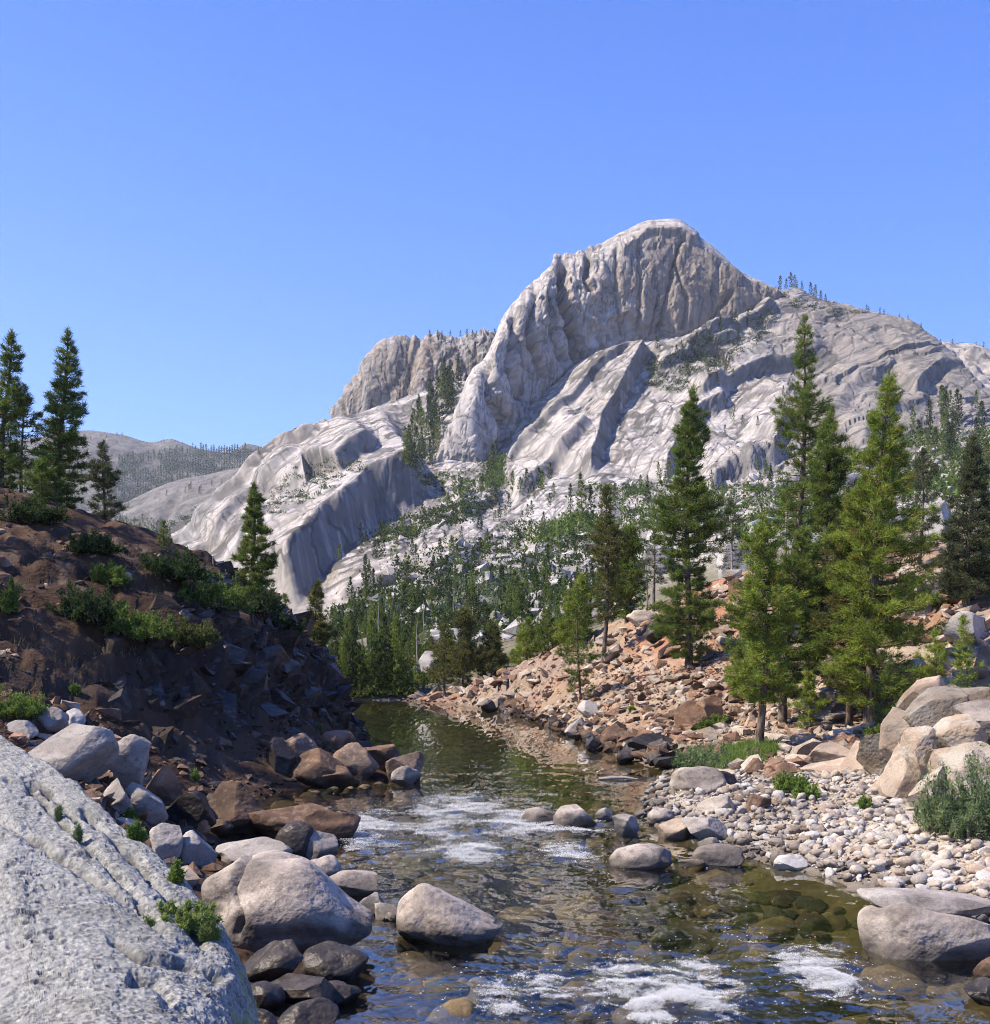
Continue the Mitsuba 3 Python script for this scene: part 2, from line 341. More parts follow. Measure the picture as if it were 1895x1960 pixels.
edge = ss(0, 45, qy - PchipInterpolator(*np.array(sorted(A_top), float)[:, :2].T)(np.clip(qx, 150, 2080)))
h = h * (0.1 + 0.9 * edge)
h += 0.22 * fb(A / 6.0, 3, 61) * scale
h = h * ss(115, 230, dist)
A = displaced(A, h)
shoulder = ss(1420, 1620, qx) * ss(960, 860, qy)
warmA = 0.35 + 0.5 * shoulder + 0.2 * ss(700, 600, qx)
greyA = 0.45 + 0.6 * shoulder + 0.3 * ss(700, 450, qx) * ss(960, 1000, qy - (585 - qx) * 0.6)
colA = granite(A, qx, qy, warmA, greyA, 70)
colA = lerp(colA, [0.25, 0.225, 0.205], 0.85 * shoulder)
colA = lerp(colA, [0.17, 0.15, 0.135], 0.6 * shoulder * ss(-0.05, 0.35, fb(p3(qx / 90, qy / 16, 2), 3, 81)))
colA = lerp(colA, [0.25, 0.235, 0.22], 0.55 * seam)
colA = lerp(colA, [0.15, 0.145, 0.14], 0.55 * plate_edge)
colA = lerp(colA, [0.15, 0.145, 0.145], .85 * face_streak * ss(-.35, .1, fb(p3(qx / 5.0, qy / 70.0, 3), 3, 93)))  # darker vertical streaks along the steep faces of the ledges
al, ac = (qx * 0.62 + qy * 0.78 + 0.35 * right * (qy - qx * .4)), (qx * 0.78 - qy * 0.62)
k1 = np.abs(fb(p3(al / 34.0 + 0.35 * fb(p3(qx / 50, qy / 50, 2), 2, 83), ac / 210.0, 3), 3, 84))
k2 = np.abs(fb(p3(al / 15.0, ac / 90.0, 7), 3, 86)); k3 = np.abs(fb(p3(ac / 60.0, al / 120.0, 9), 3, 88))
bare = ss(1130, 1040, qy)
cr_ = np.maximum(np.maximum(ss(0.075, 0.02, k1) * ss(-.2, .1, fb(p3(qx / 90, qy / 70, 1), 2, 89)), 0.85 * ss(0.07 + .05 * ss(1000, 700, qx), 0.02, k2) * ss(-.15, .15, fb(p3(qx / 60, qy / 60, 4), 2, 90))), 0.8 * ss(0.045, 0.012, k3)) * bare
A = displaced(A, -0.5 * cr_ * scale)
colA = lerp(colA, [0.13, 0.125, 0.12], 0.85 * cr_)
streak = ss(0.08, 0.3, fb(p3((qx * 0.62 + qy * 0.78) / 10.0, (qx * 0.78 - qy * 0.62) / 120.0, 5), 3, 91)) * ss(1080, 1000, qy)
colA = lerp(colA, [0.20, 0.195, 0.19], 0.65 * streak)
# soil and dry litter gather on the broken ground at the foot of the slope
soil = ss(1080, 1220, qy + 60 * fb(p3(qx / 60, qy / 40, 3), 3, 95)) * 0.75 + 0.5 * rubble * ss(0.05, 0.3, fb(p3(qx / 40, qy / 26, 6), 3, 97))
colA = lerp(colA, [0.17, 0.15, 0.105], np.clip(soil, 0, 1))
colA = lerp(colA, [0.13, 0.12, 0.07], ss(240, 160, dist) * .85)
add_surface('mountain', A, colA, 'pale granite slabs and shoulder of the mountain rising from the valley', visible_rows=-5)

# --- the main dome
D_base = [(838, 905, 640), (870, 910, 638), (900, 914, 638), (935, 895, 652), (960, 868, 675), (1000, 805, 710), (1050, 748, 742), (1100, 702, 765), (1150, 678, 780), (1250, 652, 798), (1290, 658, 803), (1350, 636, 812), (1420, 608, 822), (1510, 574, 850)]
D_crest = [(838, 897, 650), (850, 850, 664), (862, 815, 674), (885, 745, 694), (905, 708, 706), (925, 690, 716), (945, 650, 735), (960, 612, 752), (1000, 562, 785), (1040, 520, 808), (1065, 490, 826), (1090, 487, 834), (1140, 468, 845), (1190, 448, 856), (1250, 425, 868), (1290, 423, 870), (1320, 440, 870), (1370, 475, 866), (1420, 520, 862), (1455, 537, 862), (1510, 566, 865)]
dx = np.linspace(838, 1510, 400)
cb, cc = np.array(D_base, float), np.array(D_crest, float)
b_py, b_d = PchipInterpolator(cb[:, 0], cb[:, 1])(dx), PchipInterpolator(cb[:, 0], cb[:, 2])(dx)
c_py, c_d = PchipInterpolator(cc[:, 0], cc[:, 1])(dx), PchipInterpolator(cc[:, 0], cc[:, 2])(dx)
def between(t, e):
    return list(zip(dx, b_py + (c_py - b_py) * t, b_d + (c_d - b_d) * e))
DM = col_loft([[(x, y + 40, d - 6) for x, y, d in between(0, 0)], between(0, 0), between(0.33, 0.07), between(0.66, 0.2), between(0.88, 0.45), between(0.97, 0.75), between(1, 1),
               [(x, y + 30, d + 60) for x, y, d in between(1, 1)]], dx, [2, 56, 60, 44, 18, 7, 3])
qx, qy = survey(DM)
tt = np.clip((np.interp(qx, dx, b_py) - qy) / np.maximum(np.interp(qx, dx, b_py - c_py), 5), 0, 1.2)
leftness = ss(1240, 1120, qx)
wx = qx + 14 * fb(p3(qx / 80, qy / 120, 1), 3, 101)
hD = 2.4 * (billow(p3(wx / 62, qy / 260, 3), 2, 103) - 0.4) * (0.1 + 0.9 * leftness)
hD += 1.6 * (billow(p3(wx / 24, qy / 75, 5), 2, 107) - 0.4) * (0.06 + 0.94 * ss(880, 1010, qx) * leftness)
hD += 0.25 * (billow(p3(wx / 11, qy / 130, 6), 2, 108) - 0.4)
hD += 0.9 * fb(DM / p3(12.0, 12.0, 40.0), 4, 109) * ss(1.0, 0.88, tt)
for lam, amp, sd in [(70.0, 1.5, 115), (34.0, .7, 117)]:
    n_ = fb(p3(wx / lam, qy / (2.2 * lam), sd), 6, sd, .52)
    for c_ in (-.15, .1):
        hD += amp * ss(-1.4 / lam, 1.4 / lam, n_ - c_) * ss(.97, .82, tt)
hD -= 0.3 * ss(0.75, 1.0, tt) * (billow(p3(qx / 26, qy / 18, 9), 3, 111))
crack = np.zeros(qx.shape)
for line, depth, w in [([(1082, 492), (1074, 560), (1092, 640), (1102, 700)], 17.0, 9), ([(932, 690), (940, 760), (962, 820), (955, 872)], 16.0, 9),
                       ([(1308, 452), (1290, 500), (1278, 560), (1252, 650)], 4.5, 4), ([(1292, 505), (1312, 580), (1300, 640)], 3.5, 3.5), ([(1262, 560), (1248, 610), (1240, 650)], 3.0, 3.0),
                       ([(1400, 560), (1370, 600), (1350, 632)], 4.0, 5), ([(1030, 545), (1010, 640), (1040, 730)], 8.0, 7), ([(1180, 470), (1175, 560), (1190, 650)], 3.0, 4), ([(985, 590), (975, 700), (1000, 770)], 7.0, 7),
                       ([(1130, 480), (1120, 530), (1125, 570)], 7.0, 6), ([(1050, 560), (1058, 640), (1075, 700)], 9.0, 6), ([(1215, 455), (1225, 530), (1215, 640)], 3.0, 4)]:
    s, t = poly_dist(qx + 6 * fb(p3(qx / 14, qy / 22, 2), 3, 113), qy, line)
    g = np.exp(-(s / w) ** 2) * ss(0, 0.1, t) * ss(1, 0.92, t)
    hD -= depth * g; crack = np.maximum(crack, np.exp(-(s / (w * 0.45)) ** 2) * ss(0, 0.1, t) * ss(1, 0.92, t))
# an overhanging arch low on the lit face, and the bulging lip of the summit
s, t = poly_dist(qx, qy, [(1140, 640), (1160, 612), (1200, 600), (1225, 640)]); hD += 4.0 * np.where(s > 0, np.exp(-s / 30.0), ss(-5, 0, s)) * ss(0, .1, t) * ss(1, .9, t)
s, t = poly_dist(qx, qy, [(1180, 500), (1240, 452), (1300, 448), (1330, 470)]); hD += 5.0 * np.where(s > 0, np.exp(-s / 26.0), ss(-9, 0, s)) * ss(0, .1, t) * ss(1, .9, t)
edge = ss(0.0, 0.06, tt)
DM = displaced(DM, hD * (0.3 + 0.7 * edge) * np.where(np.interp(qx, dx, b_py - c_py) < 30, 0.3, 1))
colD = granite(DM, qx, qy, 0.35 + 0.6 * ss(0.85, 0.45, tt) * ss(900, 1000, qx), 0.25 + 0.5 * ss(1180, 1300, qx), 120)
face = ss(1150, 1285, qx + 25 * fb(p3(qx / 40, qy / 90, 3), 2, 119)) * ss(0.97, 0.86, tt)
colD = lerp(colD, [0.27, 0.23, 0.195], 0.88 * face)  # right face browner, and its half shade painted in as a darker tone
vst = fb(p3(qx / 7.0, qy / 170.0, 4), 4, 127)
colD = lerp(colD, [0.40, 0.285, 0.20], 0.6 * ss(-0.1, 0.35, vst) * ss(0.95, 0.5, tt) * ss(950, 1050, qx))
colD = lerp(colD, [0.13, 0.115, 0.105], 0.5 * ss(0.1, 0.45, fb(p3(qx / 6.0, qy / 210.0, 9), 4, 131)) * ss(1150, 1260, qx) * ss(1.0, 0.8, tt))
colD = lerp(colD, [0.10, 0.095, 0.09], 0.7 * crack)
v1 = np.abs(fb(p3(wx / 20.0, qy / 190.0, 21), 3, 135)); v2 = np.abs(fb(p3(wx / 9.0, qy / 60.0, 25), 3, 137)); v3 = np.abs(fb(p3(qx / 70.0, qy / 13.0, 29), 3, 139))
knobs = ss(1000, 1040, qx) * ss(1190, 1130, qx) * ss(660, 600, qy)
net = np.maximum(np.maximum(.8 * ss(.03, .008, v1), .8 * ss(.06, .015, v2) * knobs), .6 * ss(.03, .008, v3) * ss(0, .25, fb(p3(qx / 40, qy / 40, 3), 2, 140)))
hK = 3.5 * (billow(p3(wx / 22, qy / 40, 45), 2, 146) - .4) * knobs
DM = displaced(DM, hK)
DM = displaced(DM, -0.5 * net * ss(1.0, .93, tt))
colD = lerp(colD, [0.11, 0.10, 0.095], 0.7 * net)
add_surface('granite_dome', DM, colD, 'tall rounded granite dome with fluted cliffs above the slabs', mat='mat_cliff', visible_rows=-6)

# --- the lower dome behind on the left
R_base = [(560, 880, 860), (585, 860, 860), (640, 830, 862), (700, 808, 862), (760, 785, 862), (830, 762, 862), (890, 748, 865), (1010, 740, 870)]
R_crest = [(560, 876, 872), (583, 850, 885), (590, 828, 890), (600, 808, 893), (622, 797, 895), (632, 786, 898), (660, 740, 905), (700, 686, 915), (740, 656, 925), (790, 641, 935), (830, 638, 940), (900, 641, 945), (945, 636, 950), (1010, 640, 950)]
rx = np.linspace(560, 1010, 330)
cb, cc = np.array(R_base, float), np.array(R_crest, float)
b_py, b_d = PchipInterpolator(cb[:, 0], cb[:, 1])(rx), PchipInterpolator(cb[:, 0], cb[:, 2])(rx)
c_py, c_d = PchipInterpolator(cc[:, 0], cc[:, 1])(rx), PchipInterpolator(cc[:, 0], cc[:, 2])(rx)
def between2(t, e):
    return list(zip(rx, b_py + (c_py - b_py) * t, b_d + (c_d - b_d) * e))
R = col_loft([[(x, y + 30, d - 6) for x, y, d in between2(0, 0)], between2(0, 0), between2(0.4, 0.15), between2(0.8, 0.4), between2(0.95, 0.7), between2(1, 1), [(x, y + 30, d + 80) for x, y, d in between2(1, 1)]], rx, [4, 45, 45, 18, 6, 5])
qx, qy = survey(R)
tt = np.clip((np.interp(qx, rx, b_py) - qy) / np.maximum(np.interp(qx, rx, b_py - c_py), 5), 0, 1.2)
knob = ss(790, 850, qx)
wx = qx + 10 * fb(p3(qx / 50, qy / 70, 1), 3, 141)
hR = 7.5 * (billow(p3(wx / 60, qy / 200, 3), 2, 143) - 0.4) + 6.0 * (billow(p3(wx / 26, qy / 34, 5), 3, 147) - 0.4) * (0.25 + 0.75 * knob) + 2.0 * fb(R / 12.0, 4, 149) * ss(1.0, .85, tt)
s, t = poly_dist(qx, qy, [(626, 795), (630, 812), (622, 850)]); hR -= 7.0 * np.exp(-(s / 5.0) ** 2)
s, t = poly_dist(qx, qy, [(805, 640), (790, 690), (770, 790)]); hR -= 5.0 * np.exp(-(s / 7.0) ** 2)
R = displaced(R, hR * (0.3 + 0.7 * ss(0, 0.08, tt)) * np.where(np.interp(qx, rx, b_py - c_py) < 30, 0.4, 1))
colR = granite(R, qx, qy, 0.9, 0.55, 160)
colR = lerp(colR, [0.33, 0.25, 0.20], 0.55 * ss(-0.1, 0.4, fb(p3(qx / 8, qy / 120, 1), 3, 167)))
net = np.maximum(ss(.05, .012, np.abs(fb(p3(wx / 16.0, qy / 90.0, 21), 3, 175))), .8 * ss(.06, .015, np.abs(fb(p3(wx / 12.0, qy / 14.0, 25), 3, 177))) * knob)
colR = lerp(colR, [0.10, 0.09, 0.085], 0.75 * net)
R = displaced(R, -0.6 * net)
add_surface('granite_dome', R, colR * 0.70, 'lower brown granite dome standing behind the slabs left of the tall dome', mat='mat_cliff', visible_rows=-5)

# --- far hills on the left and a ridge on the right
def hill(base, crest, n, rows, amp, seed, label, name='hill', grey=0.4, size=60.0):
    px = np.linspace(base[0][0], base[-1][0], n)
    b, c = np.array(base, float), np.array(crest, float)
    bp, bd = PchipInterpolator(b[:, 0], b[:, 1])(px), PchipInterpolator(b[:, 0], b[:, 2])(px)
    cp, cd = PchipInterpolator(c[:, 0], c[:, 1])(px), PchipInterpolator(c[:, 0], c[:, 2])(px)
    def lv(t, e): return list(zip(px, bp + (cp - bp) * t, bd + (cd - bd) * e))
    H = col_loft([[(x, y + 60, d - 20) for x, y, d in lv(0, 0)], lv(0, 0), lv(0.5, 0.4), lv(0.85, 0.75), lv(1, 1), [(x, y + 30, d * 1.15) for x, y, d in lv(1, 1)]], px, [3] + rows + [4])
    hx, hy = survey(H)
    hh = amp * (billow(H / size, 3, seed) - 0.4) + 0.4 * amp * fb(H / (size * 0.22), 4, seed + 5)
    top = np.interp(hx, px, cp)
    H = displaced(H, hh * (0.15 + 0.85 * ss(0, 30, hy - top)))
    col = granite(H, hx, hy, 0.35 + 0 * hx, grey + 0 * hx, seed + 9)
    return H, hx, hy, col
H2, hx, hy, col = hill([(-1400, 985, 2100), (700, 985, 2100)], [(-1400, 800, 2900), (-700, 870, 2900), (-120, 850, 2900), (60, 838, 2900), (165, 824, 2900), (230, 831, 2900), (290, 846, 2900), (325, 840, 2880), (352, 848, 2880), (380, 858, 2850), (440, 866, 2850), (470, 850, 3000), (490, 852, 3000), (520, 862, 2900), (560, 872, 2850), (700, 880, 2800)], 420, [30, 24, 16], 22.0, 201, '', size=190.0)
forest2 = ss(-0.25, 0.2, fb(p3(hx / 70, hy / 22, 0), 3, 211)) * ss(835, 870, hy)
col = lerp(col, [0.07, 0.075, 0.06], 0.6 * forest2)
add_surface('hill', H2, col * .38, 'far wooded granite ridge on the left horizon', visible_rows=-4)
H1, hx, hy, col = hill([(-900, 1130, 1150), (700, 1090, 1150)], [(-900, 960, 1500), (-120, 1000, 1500), (100, 985, 1500), (205, 974, 1520), (232, 966, 1530), (300, 936, 1550), (350, 917, 1560), (400, 908, 1570), (440, 898, 1570), (500, 890, 1570), (560, 884, 1570), (700, 870, 1570)], 420, [34, 30, 18], 6.0, 221, '', size=100.0)
s, t = poly_dist(hx, hy, [(440, 940), (425, 990), (380, 1050), (340, 1090)])
H1 = displaced(H1, 14.0 * np.where(s < 0, np.exp(s / 60.0), ss(26, 0, s)) * ss(0, .2, t) * ss(1, .8, t))
s, t = poly_dist(hx, hy, [(345, 950), (318, 985), (300, 1050)])
H1 = displaced(H1, -7.0 * np.exp(-(s / 9.0) ** 2))
col = lerp(col, [0.10, 0.105, 0.085], 0.75 * ss(0.0, 0.3, fb(p3(hx / 36, hy / 20, 3), 3, 231)) * ss(500, 300, hx) * ss(960, 1000, hy))
add_surface('hill', H1, col * .42, 'pale rounded granite hill in front of the far wooded ridge', visible_rows=-4)
H3, hx, hy, col = hill([(1740, 770, 1050), (2080, 800, 1000)], [(1740, 668, 1200), (1790, 655, 1200), (1820, 656, 1200), (1860, 656, 1180), (1895, 668, 1160), (1960, 690, 1150), (2080, 720, 1130)], 120, [20, 16, 10], 16.0, 241, '', size=60.0, grey=0.7)
add_surface('hill', H3, col * 0.85, 'rugged granite ridge behind the right shoulder of the mountain', visible_rows=-4)
# the valley beyond everything
s = 4500.0
scene[key_of('ground')] = mikit.ply((np.array([[-s, -500, -6.0], [s, -500, -6.0], [s, 5900, -6.0], [-s, 5900, -6.0]]), np.array([[0, 1, 2], [0, 2, 3]])), {'type': 'twosided', 'bsdf': {'type': 'diffuse', 'reflectance': {'type': 'rgb', 'value': [0.14, 0.13, 0.10]}}})
tag('ground', 'valley ground under and beyond the hills', kind='structure')

# ------------------------------------------------------------------ the river valley near the camera
LEFT_SHORE = [(-16.5, 112), (-14.2, 100), (-10.6, 75), (-8.8, 60), (-6.9, 53), (-6.1, 47), (-4.6, 42), (-2.6, 38.5), (-2.6, 36.8), (-5.8, 33.8), (-7.5, 31), (-7.2, 27.3), (-3.6, 25.6), (-3.5, 24.6), (-6.0, 23.8), (-5.6, 21.5), (-3.6, 18.2), (-2.3, 15.4), (-1.8, 13.2), (-1.8, 11.5), (-1.7, 9.5), (-1.2, 6.5)]
RIGHT_SHORE = [(-11.0, 114), (-9.2, 105), (-3.6, 93), (1.0, 80), (3.6, 64), (5.0, 48.7), (5.4, 43.5), (6.3, 37.8), (5.0, 33), (3.9, 27.4), (4.5, 23.8), (5.0, 21.6), (5.7, 20.6), (6.0, 18.8), (6.7, 18.2), (7.6, 16.2), (7.4, 13.9), (7.2, 11), (7, 8), (7, 5)]
BED = [(-12.5, 108, -.4), (-10, 98, -.6), (-6, 85, -.8), (-12, 92, -.5), (-2, 72, -.8), (-1, 60, -.9), (-.5, 50, -.9), (.5, 43, -.8), (2.5, 42, -.5), (1.5, 36, -.8), (3.5, 37, -.35), (0, 30, -.7), (2.2, 30, -.4), (-3, 30, -.6), (0, 25, -.7), (2.4, 24, -.3), (.5, 20, -.9), (3.2, 19, -.45), (2.4, 16, -.8), (5, 16.5, -.35), (3, 13, -.75), (.3, 13, -.55), (3, 10, -.7), (.3, 10, -.5), (3, 7, -.7), (5.6, 12, -.45), (-.5, 15, -.5), (-1.5, 18.5, -.4), (-1.5, 22, -.55)]
LAND = [  # left bank
    (-10.4, 57, 5.6), (-11, 50, 6.9), (-12.2, 44.6, 7.7), (-16, 43.5, 9.3), (-22, 55, 11.6), (-30, 60, 14), (-40, 50, 16), (-25, 45, 11.4), (-10.6, 62, 4.6), (-8.9, 60, 1.8), (-7.6, 56, 1.2), (-16, 75, 4), (-18, 90, 2), (-30, 85, 9), (-60, 90, 15), (-60, 60, 20),
    (-8.2, 51, 1.6), (-8.5, 46, 1.7), (-8.7, 41, 1.8), (-8.9, 37, 1.9), (-9.8, 33.5, 2.2), (-8.8, 55, 4.4), (-9.5, 51, 5.3), (-9.9, 46, 5.7), (-10.1, 41, 5.8), (-10.4, 37, 5.6), (-11.2, 34, 4.6), (-10.9, 46, 6.6), (-11.3, 41, 6.7), (-12, 37, 6.0), (-7.3, 46, .8), (-7.4, 41, .9), (-10, 34, 2.4), (-10, 30, 1.7), (-14, 30, 4.3), (-18, 30, 6.2), (-20, 38, 8.8), (-8.5, 25, 1.5), (-12, 24, 3), (-16, 22, 4.6), (-8, 20, 1.4), (-6.7, 22, .6), (-10, 17, 2.2), (-6, 17, .8), (-4.3, 15, .35), (-4, 11, .5), (-6, 12, 1.1), (-9, 11, 2.2), (-3, 9, .3), (-2.5, 7, .5), (-5, 7, 1.3), (-10, 6, 3), (-8.2, 26.5, .5), (-5, 37.5, .5), (-6.6, 34, .5), (-30, 30, 9), (-30, 15, 8), (-20, 10, 5.5), (-12, 3, 3), (-4, 3, 1.0),
    # right bank
    (5, 30, .25), (7, 30, .4), (6, 26, .3), (8, 26, .5), (7, 22, .35), (9, 22, .7), (8, 19, .35), (10, 19, .8), (9, 16, .4), (11, 15, .9), (9, 12, .5), (12, 10, 1.2), (9.5, 38, .7), (7.5, 38, .4), (8, 42, .8), (12, 36, .9), (14.7, 42, 1.3), (12, 45, 1.45), (6.5, 46, .8), (6, 55, 1.6), (4.9, 62, 2.0), (11, 62, 3.6), (7.7, 75, 4.5), (4.6, 72, 2.0), (1.5, 90, 3.5), (4.7, 85, 4.6), (9.7, 78, 6.7), (12.6, 75, 7.7), (16.7, 75, 10.2), (18, 60, 5.7), (22, 68, 8.6), (24.4, 55, 6.9), (35, 75, 12.5), (27, 65, 9.4), (20, 48, 3.6), (18, 40, 2.7), (14, 31, 2.0), (14.4, 28, 2.6), (16, 26, 4.2), (14, 22, 1.3), (14, 18, 1.2), (10.6, 25, .55), (12, 24, .7), (10.6, 28, .8), (12.3, 29, 1.1), (12, 21, .7), (10, 31, .8), (11, 33, .9), (18, 20, 4.5), (25, 35, 6.6), (22, 28, 5.6), (40, 50, 12), (20, 12, 4), (14, 60, 4.6), (14.5, 66, 6.0),
    (-8.4, 109, .4), (-5, 106, 1), (0, 106, 2.4), (8, 105, 4), (20, 100, 9), (40, 100, 13), (-22, 108, 1), (-40, 110, 4), (60, 60, 16), (60, 100, 16),
    (-30, 135, -4), (0, 135, -4), (40, 130, -2), (70, 130, 0), (-60, 135, -2)]
def along_shore(line):
    out = []
    for (xa, ya), (xb, yb) in zip(line[:-1], line[1:]):
        k = max(1, int(math.hypot(xb - xa, yb - ya) / (1.4 if ya < 45 else 2.6)))
        out += [(xa + (xb - xa) * t / k, ya + (yb - ya) * t / k, 0.0) for t in range(k)]
    return out + [(*line[-1], 0.0)]
pts = along_shore(LEFT_SHORE) + along_shore(RIGHT_SHORE) + BED + LAND
pts = np.array(pts, float)
rbf = RBFInterpolator(pts[:, :2] / 10, pts[:, 2], kernel='linear', smoothing=0.002)
g_px = np.linspace(-400, 2300, 500)
g_d = np.geomspace(3.0, 136.0, 360)
gd, gp = np.meshgrid(g_d, g_px, indexing='ij')
gx = (gp - CX) / F * gd
gz = rbf(np.stack([gx.ravel(), gd.ravel()], 1) / 10).reshape(gx.shape)
gz = gaussian_filter(gz, (2.0, 1.5))
G = np.stack([gx, gd, gz], -1)
land = ss(-0.05, 0.35, gz)
left = ss(1.0, -1.5, gx - np.interp(gd, [5, 60, 110], [2.0, -1.5, -10.5]))
hill_l = left * ss(2.0, 4.5, gz) 
warp = 0.8 * fb(G / 4.0, 3, 301)
gh = land * (0.16 * fb(G / 1.6, 4, 303) + 0.05 * fb(G / 0.35, 3, 305))
gh += left * land * 0.75 * (billow(p3(gx / 2.6 + warp, gd / 3.6, gz / 1.6), 3, 307) - 0.4) * ss(0.3, 2.0, gz)
strata = (gz * 1.0 + gx * 0.55 - gd * 0.18) / 0.55 + warp
gh += left * land * 0.05 * (band(strata, 0.18) - 0.5) * ss(30, 24, gd * 0 + np.abs(gx + 7))
gh += (1 - left) * land * (0.35 * (billow(G / 3.2, 3, 311) - 0.4)) * ss(40, 55, gd)
gh += (1 - left) * land * 0.5 * (band((gz * 1.1 - gx * 0.35 + gd * 0.12) / 0.9 + warp, 0.2) - 0.5) * ss(62, 74, gd) * ss(12, 9, gx)
gh += (1 - land) * (0.10 * fb(G / 0.9, 3, 313) + 0.09 * (0.5 - billow(G / 0.8, 2, 315)))
G[..., 2] = gz + gh
steep = ss(0.5, 1.6, np.abs(np.gradient(gz, axis=1) / np.gradient(gx, axis=1))) * left * ss(.6, 1.4, gz)
GN = grid_normals(G); GN = GN * np.sign(GN[..., 2:])
G = G + GN * (steep * (0.9 * (billow(G / p3(2.2, 2.2, 1.5), 3, 331) - .4) + .25 * (billow(G / .5, 2, 333) - .4)))[..., None]
ground_at = RegularGridInterpolator((np.log(g_d), g_px), G[..., 2], bounds_error=False, fill_value=None)
def gz_at(x, y):
    x, y = np.broadcast_arrays(np.asarray(x, float), np.asarray(y, float))
    r = ground_at(np.stack([np.log(np.maximum(y, 3.0)), CX + x / np.maximum(y, 3.0) * F], -1))
    return r if r.ndim and r.size > 1 else float(np.ravel(r)[0])

n1, n2, n3 = fb(G / 3.0, 4, 321), fb(G / 0.8, 4, 323), fb(G / 9.0, 3, 325)
cr = lerp(np.broadcast_to([0.30, 0.225, 0.16], G.shape), [0.33, 0.19, 0.115], ss(-0.1, 0.35, n3 + 0.4 * n1))
gq_, gr2_ = survey(G)
cr = lerp(cr, [0.37, 0.185, 0.11], .85 * ss(1180, 1230, gq_) * ss(1450, 1400, gq_) * ss(1310, 1270, gr2_ + 30 * n1))        # right bank: tan and rusty
cr = lerp(cr, [0.40, 0.335, 0.26], ss(0.0, 0.4, n1) * 0.8)
cr = lerp(cr, [0.27, 0.19, 0.155], ss(70, 80, gd) * ss(8, 5, gx) * ss(-0.2, 0.2, n1) * 0.8)
cr = lerp(cr, [0.40, 0.345, 0.285], ss(1.4, 0.8, gz) * ss(45, 36, gd))                                                # pale cobble bar
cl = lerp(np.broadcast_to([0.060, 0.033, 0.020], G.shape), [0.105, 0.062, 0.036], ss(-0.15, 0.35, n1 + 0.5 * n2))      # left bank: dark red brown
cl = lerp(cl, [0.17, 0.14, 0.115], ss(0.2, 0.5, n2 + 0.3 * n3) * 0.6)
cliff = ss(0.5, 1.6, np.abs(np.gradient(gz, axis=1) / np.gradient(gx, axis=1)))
cl = lerp(cl, [0.042, 0.034, 0.032], 0.85 * cliff)  # steep face painted darker: the deep shade of the cliff is in the colour
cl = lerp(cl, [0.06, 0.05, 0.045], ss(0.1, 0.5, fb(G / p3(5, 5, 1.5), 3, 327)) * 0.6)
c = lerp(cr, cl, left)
bed = lerp(np.broadcast_to([0.115, 0.085, 0.045], G.shape), [0.05, 0.055, 0.035], ss(-0.35, -0.75, gz + 0.25 * n1))
bed = lerp(bed, [0.19, 0.14, 0.075], ss(0.05, 0.4, n2) * 0.6)
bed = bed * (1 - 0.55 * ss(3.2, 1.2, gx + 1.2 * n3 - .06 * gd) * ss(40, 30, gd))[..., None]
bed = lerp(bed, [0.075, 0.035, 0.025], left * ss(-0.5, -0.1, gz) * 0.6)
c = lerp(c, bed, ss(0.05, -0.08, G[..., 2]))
damp = ss(0.22, 0.06, G[..., 2]) * ss(-0.06, 0.0, G[..., 2])
c = c * (1 - 0.45 * damp)[..., None]
c = c * (1 + 0.25 * fb(G / 0.25, 2, 329))[..., None]
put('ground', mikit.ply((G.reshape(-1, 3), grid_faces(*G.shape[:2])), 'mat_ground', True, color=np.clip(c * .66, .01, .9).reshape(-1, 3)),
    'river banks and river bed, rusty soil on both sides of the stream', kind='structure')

# ------------------------------------------------------------------ water and foam
def rapids(x, y):
    r = np.zeros(np.shape(x))
    for cx, cy, sx, sy, a in RAPIDS:
        r = np.maximum(r, a * np.exp(-((x - cx) / sx) ** 2 - ((y - cy) / sy) ** 2))
    return r
RAPIDS = []
def rapid(x0, y0, x1, y1, a=1.0):
    p, q = on_level(x0, y1), on_level(x1, y0)
    c = on_level((x0 + x1) / 2, (y0 + y1) / 2)
    RAPIDS.append((c[0], c[1], max(abs(q[0] - p[0]) * .78, .2), max(abs(q[1] - p[1]) * .78, .25), a))
for b in [(750, 1556, 1010, 1604, .8), (690, 1596, 900, 1640, .7), (930, 1862, 1400, 1936, .62), (1390, 1840, 1560, 1900, .5), (640, 1552, 770, 1612), (690, 1560, 760, 1600), (800, 1520, 960, 1575), (900, 1550, 1050, 1592), (980, 1572, 1170, 1592), (855, 1612, 965, 1648, .9), (1030, 1610, 1130, 1648, .85), (960, 1590, 1010, 1640, .4),
          (920, 1880, 1010, 1935, .9), (1000, 1860, 1120, 1925, .85), (1120, 1840, 1260, 1900, .8), (1180, 1870, 1300, 1930, .85), (1290, 1850, 1390, 1935, 1.1), (1210, 1900, 1270, 1960, .9), (1060, 1800, 1200, 1850, .55),
          (1540, 1840, 1640, 1900, .95), (1480, 1820, 1600, 1870, .6), (1390, 1775, 1490, 1800, .6), (1480, 1800, 1620, 1850, .5), (1400, 1790, 1440, 1812, .7), (1180, 1690, 1230, 1740, .4), (1010, 1680, 1060, 1700, .4), (700, 1740, 760, 1790, .3), (1270, 1640, 1420, 1660, .3), (930, 1475, 1060, 1490, .35), (510, 1620, 560, 1650, .35)]:
    rapid(*b)
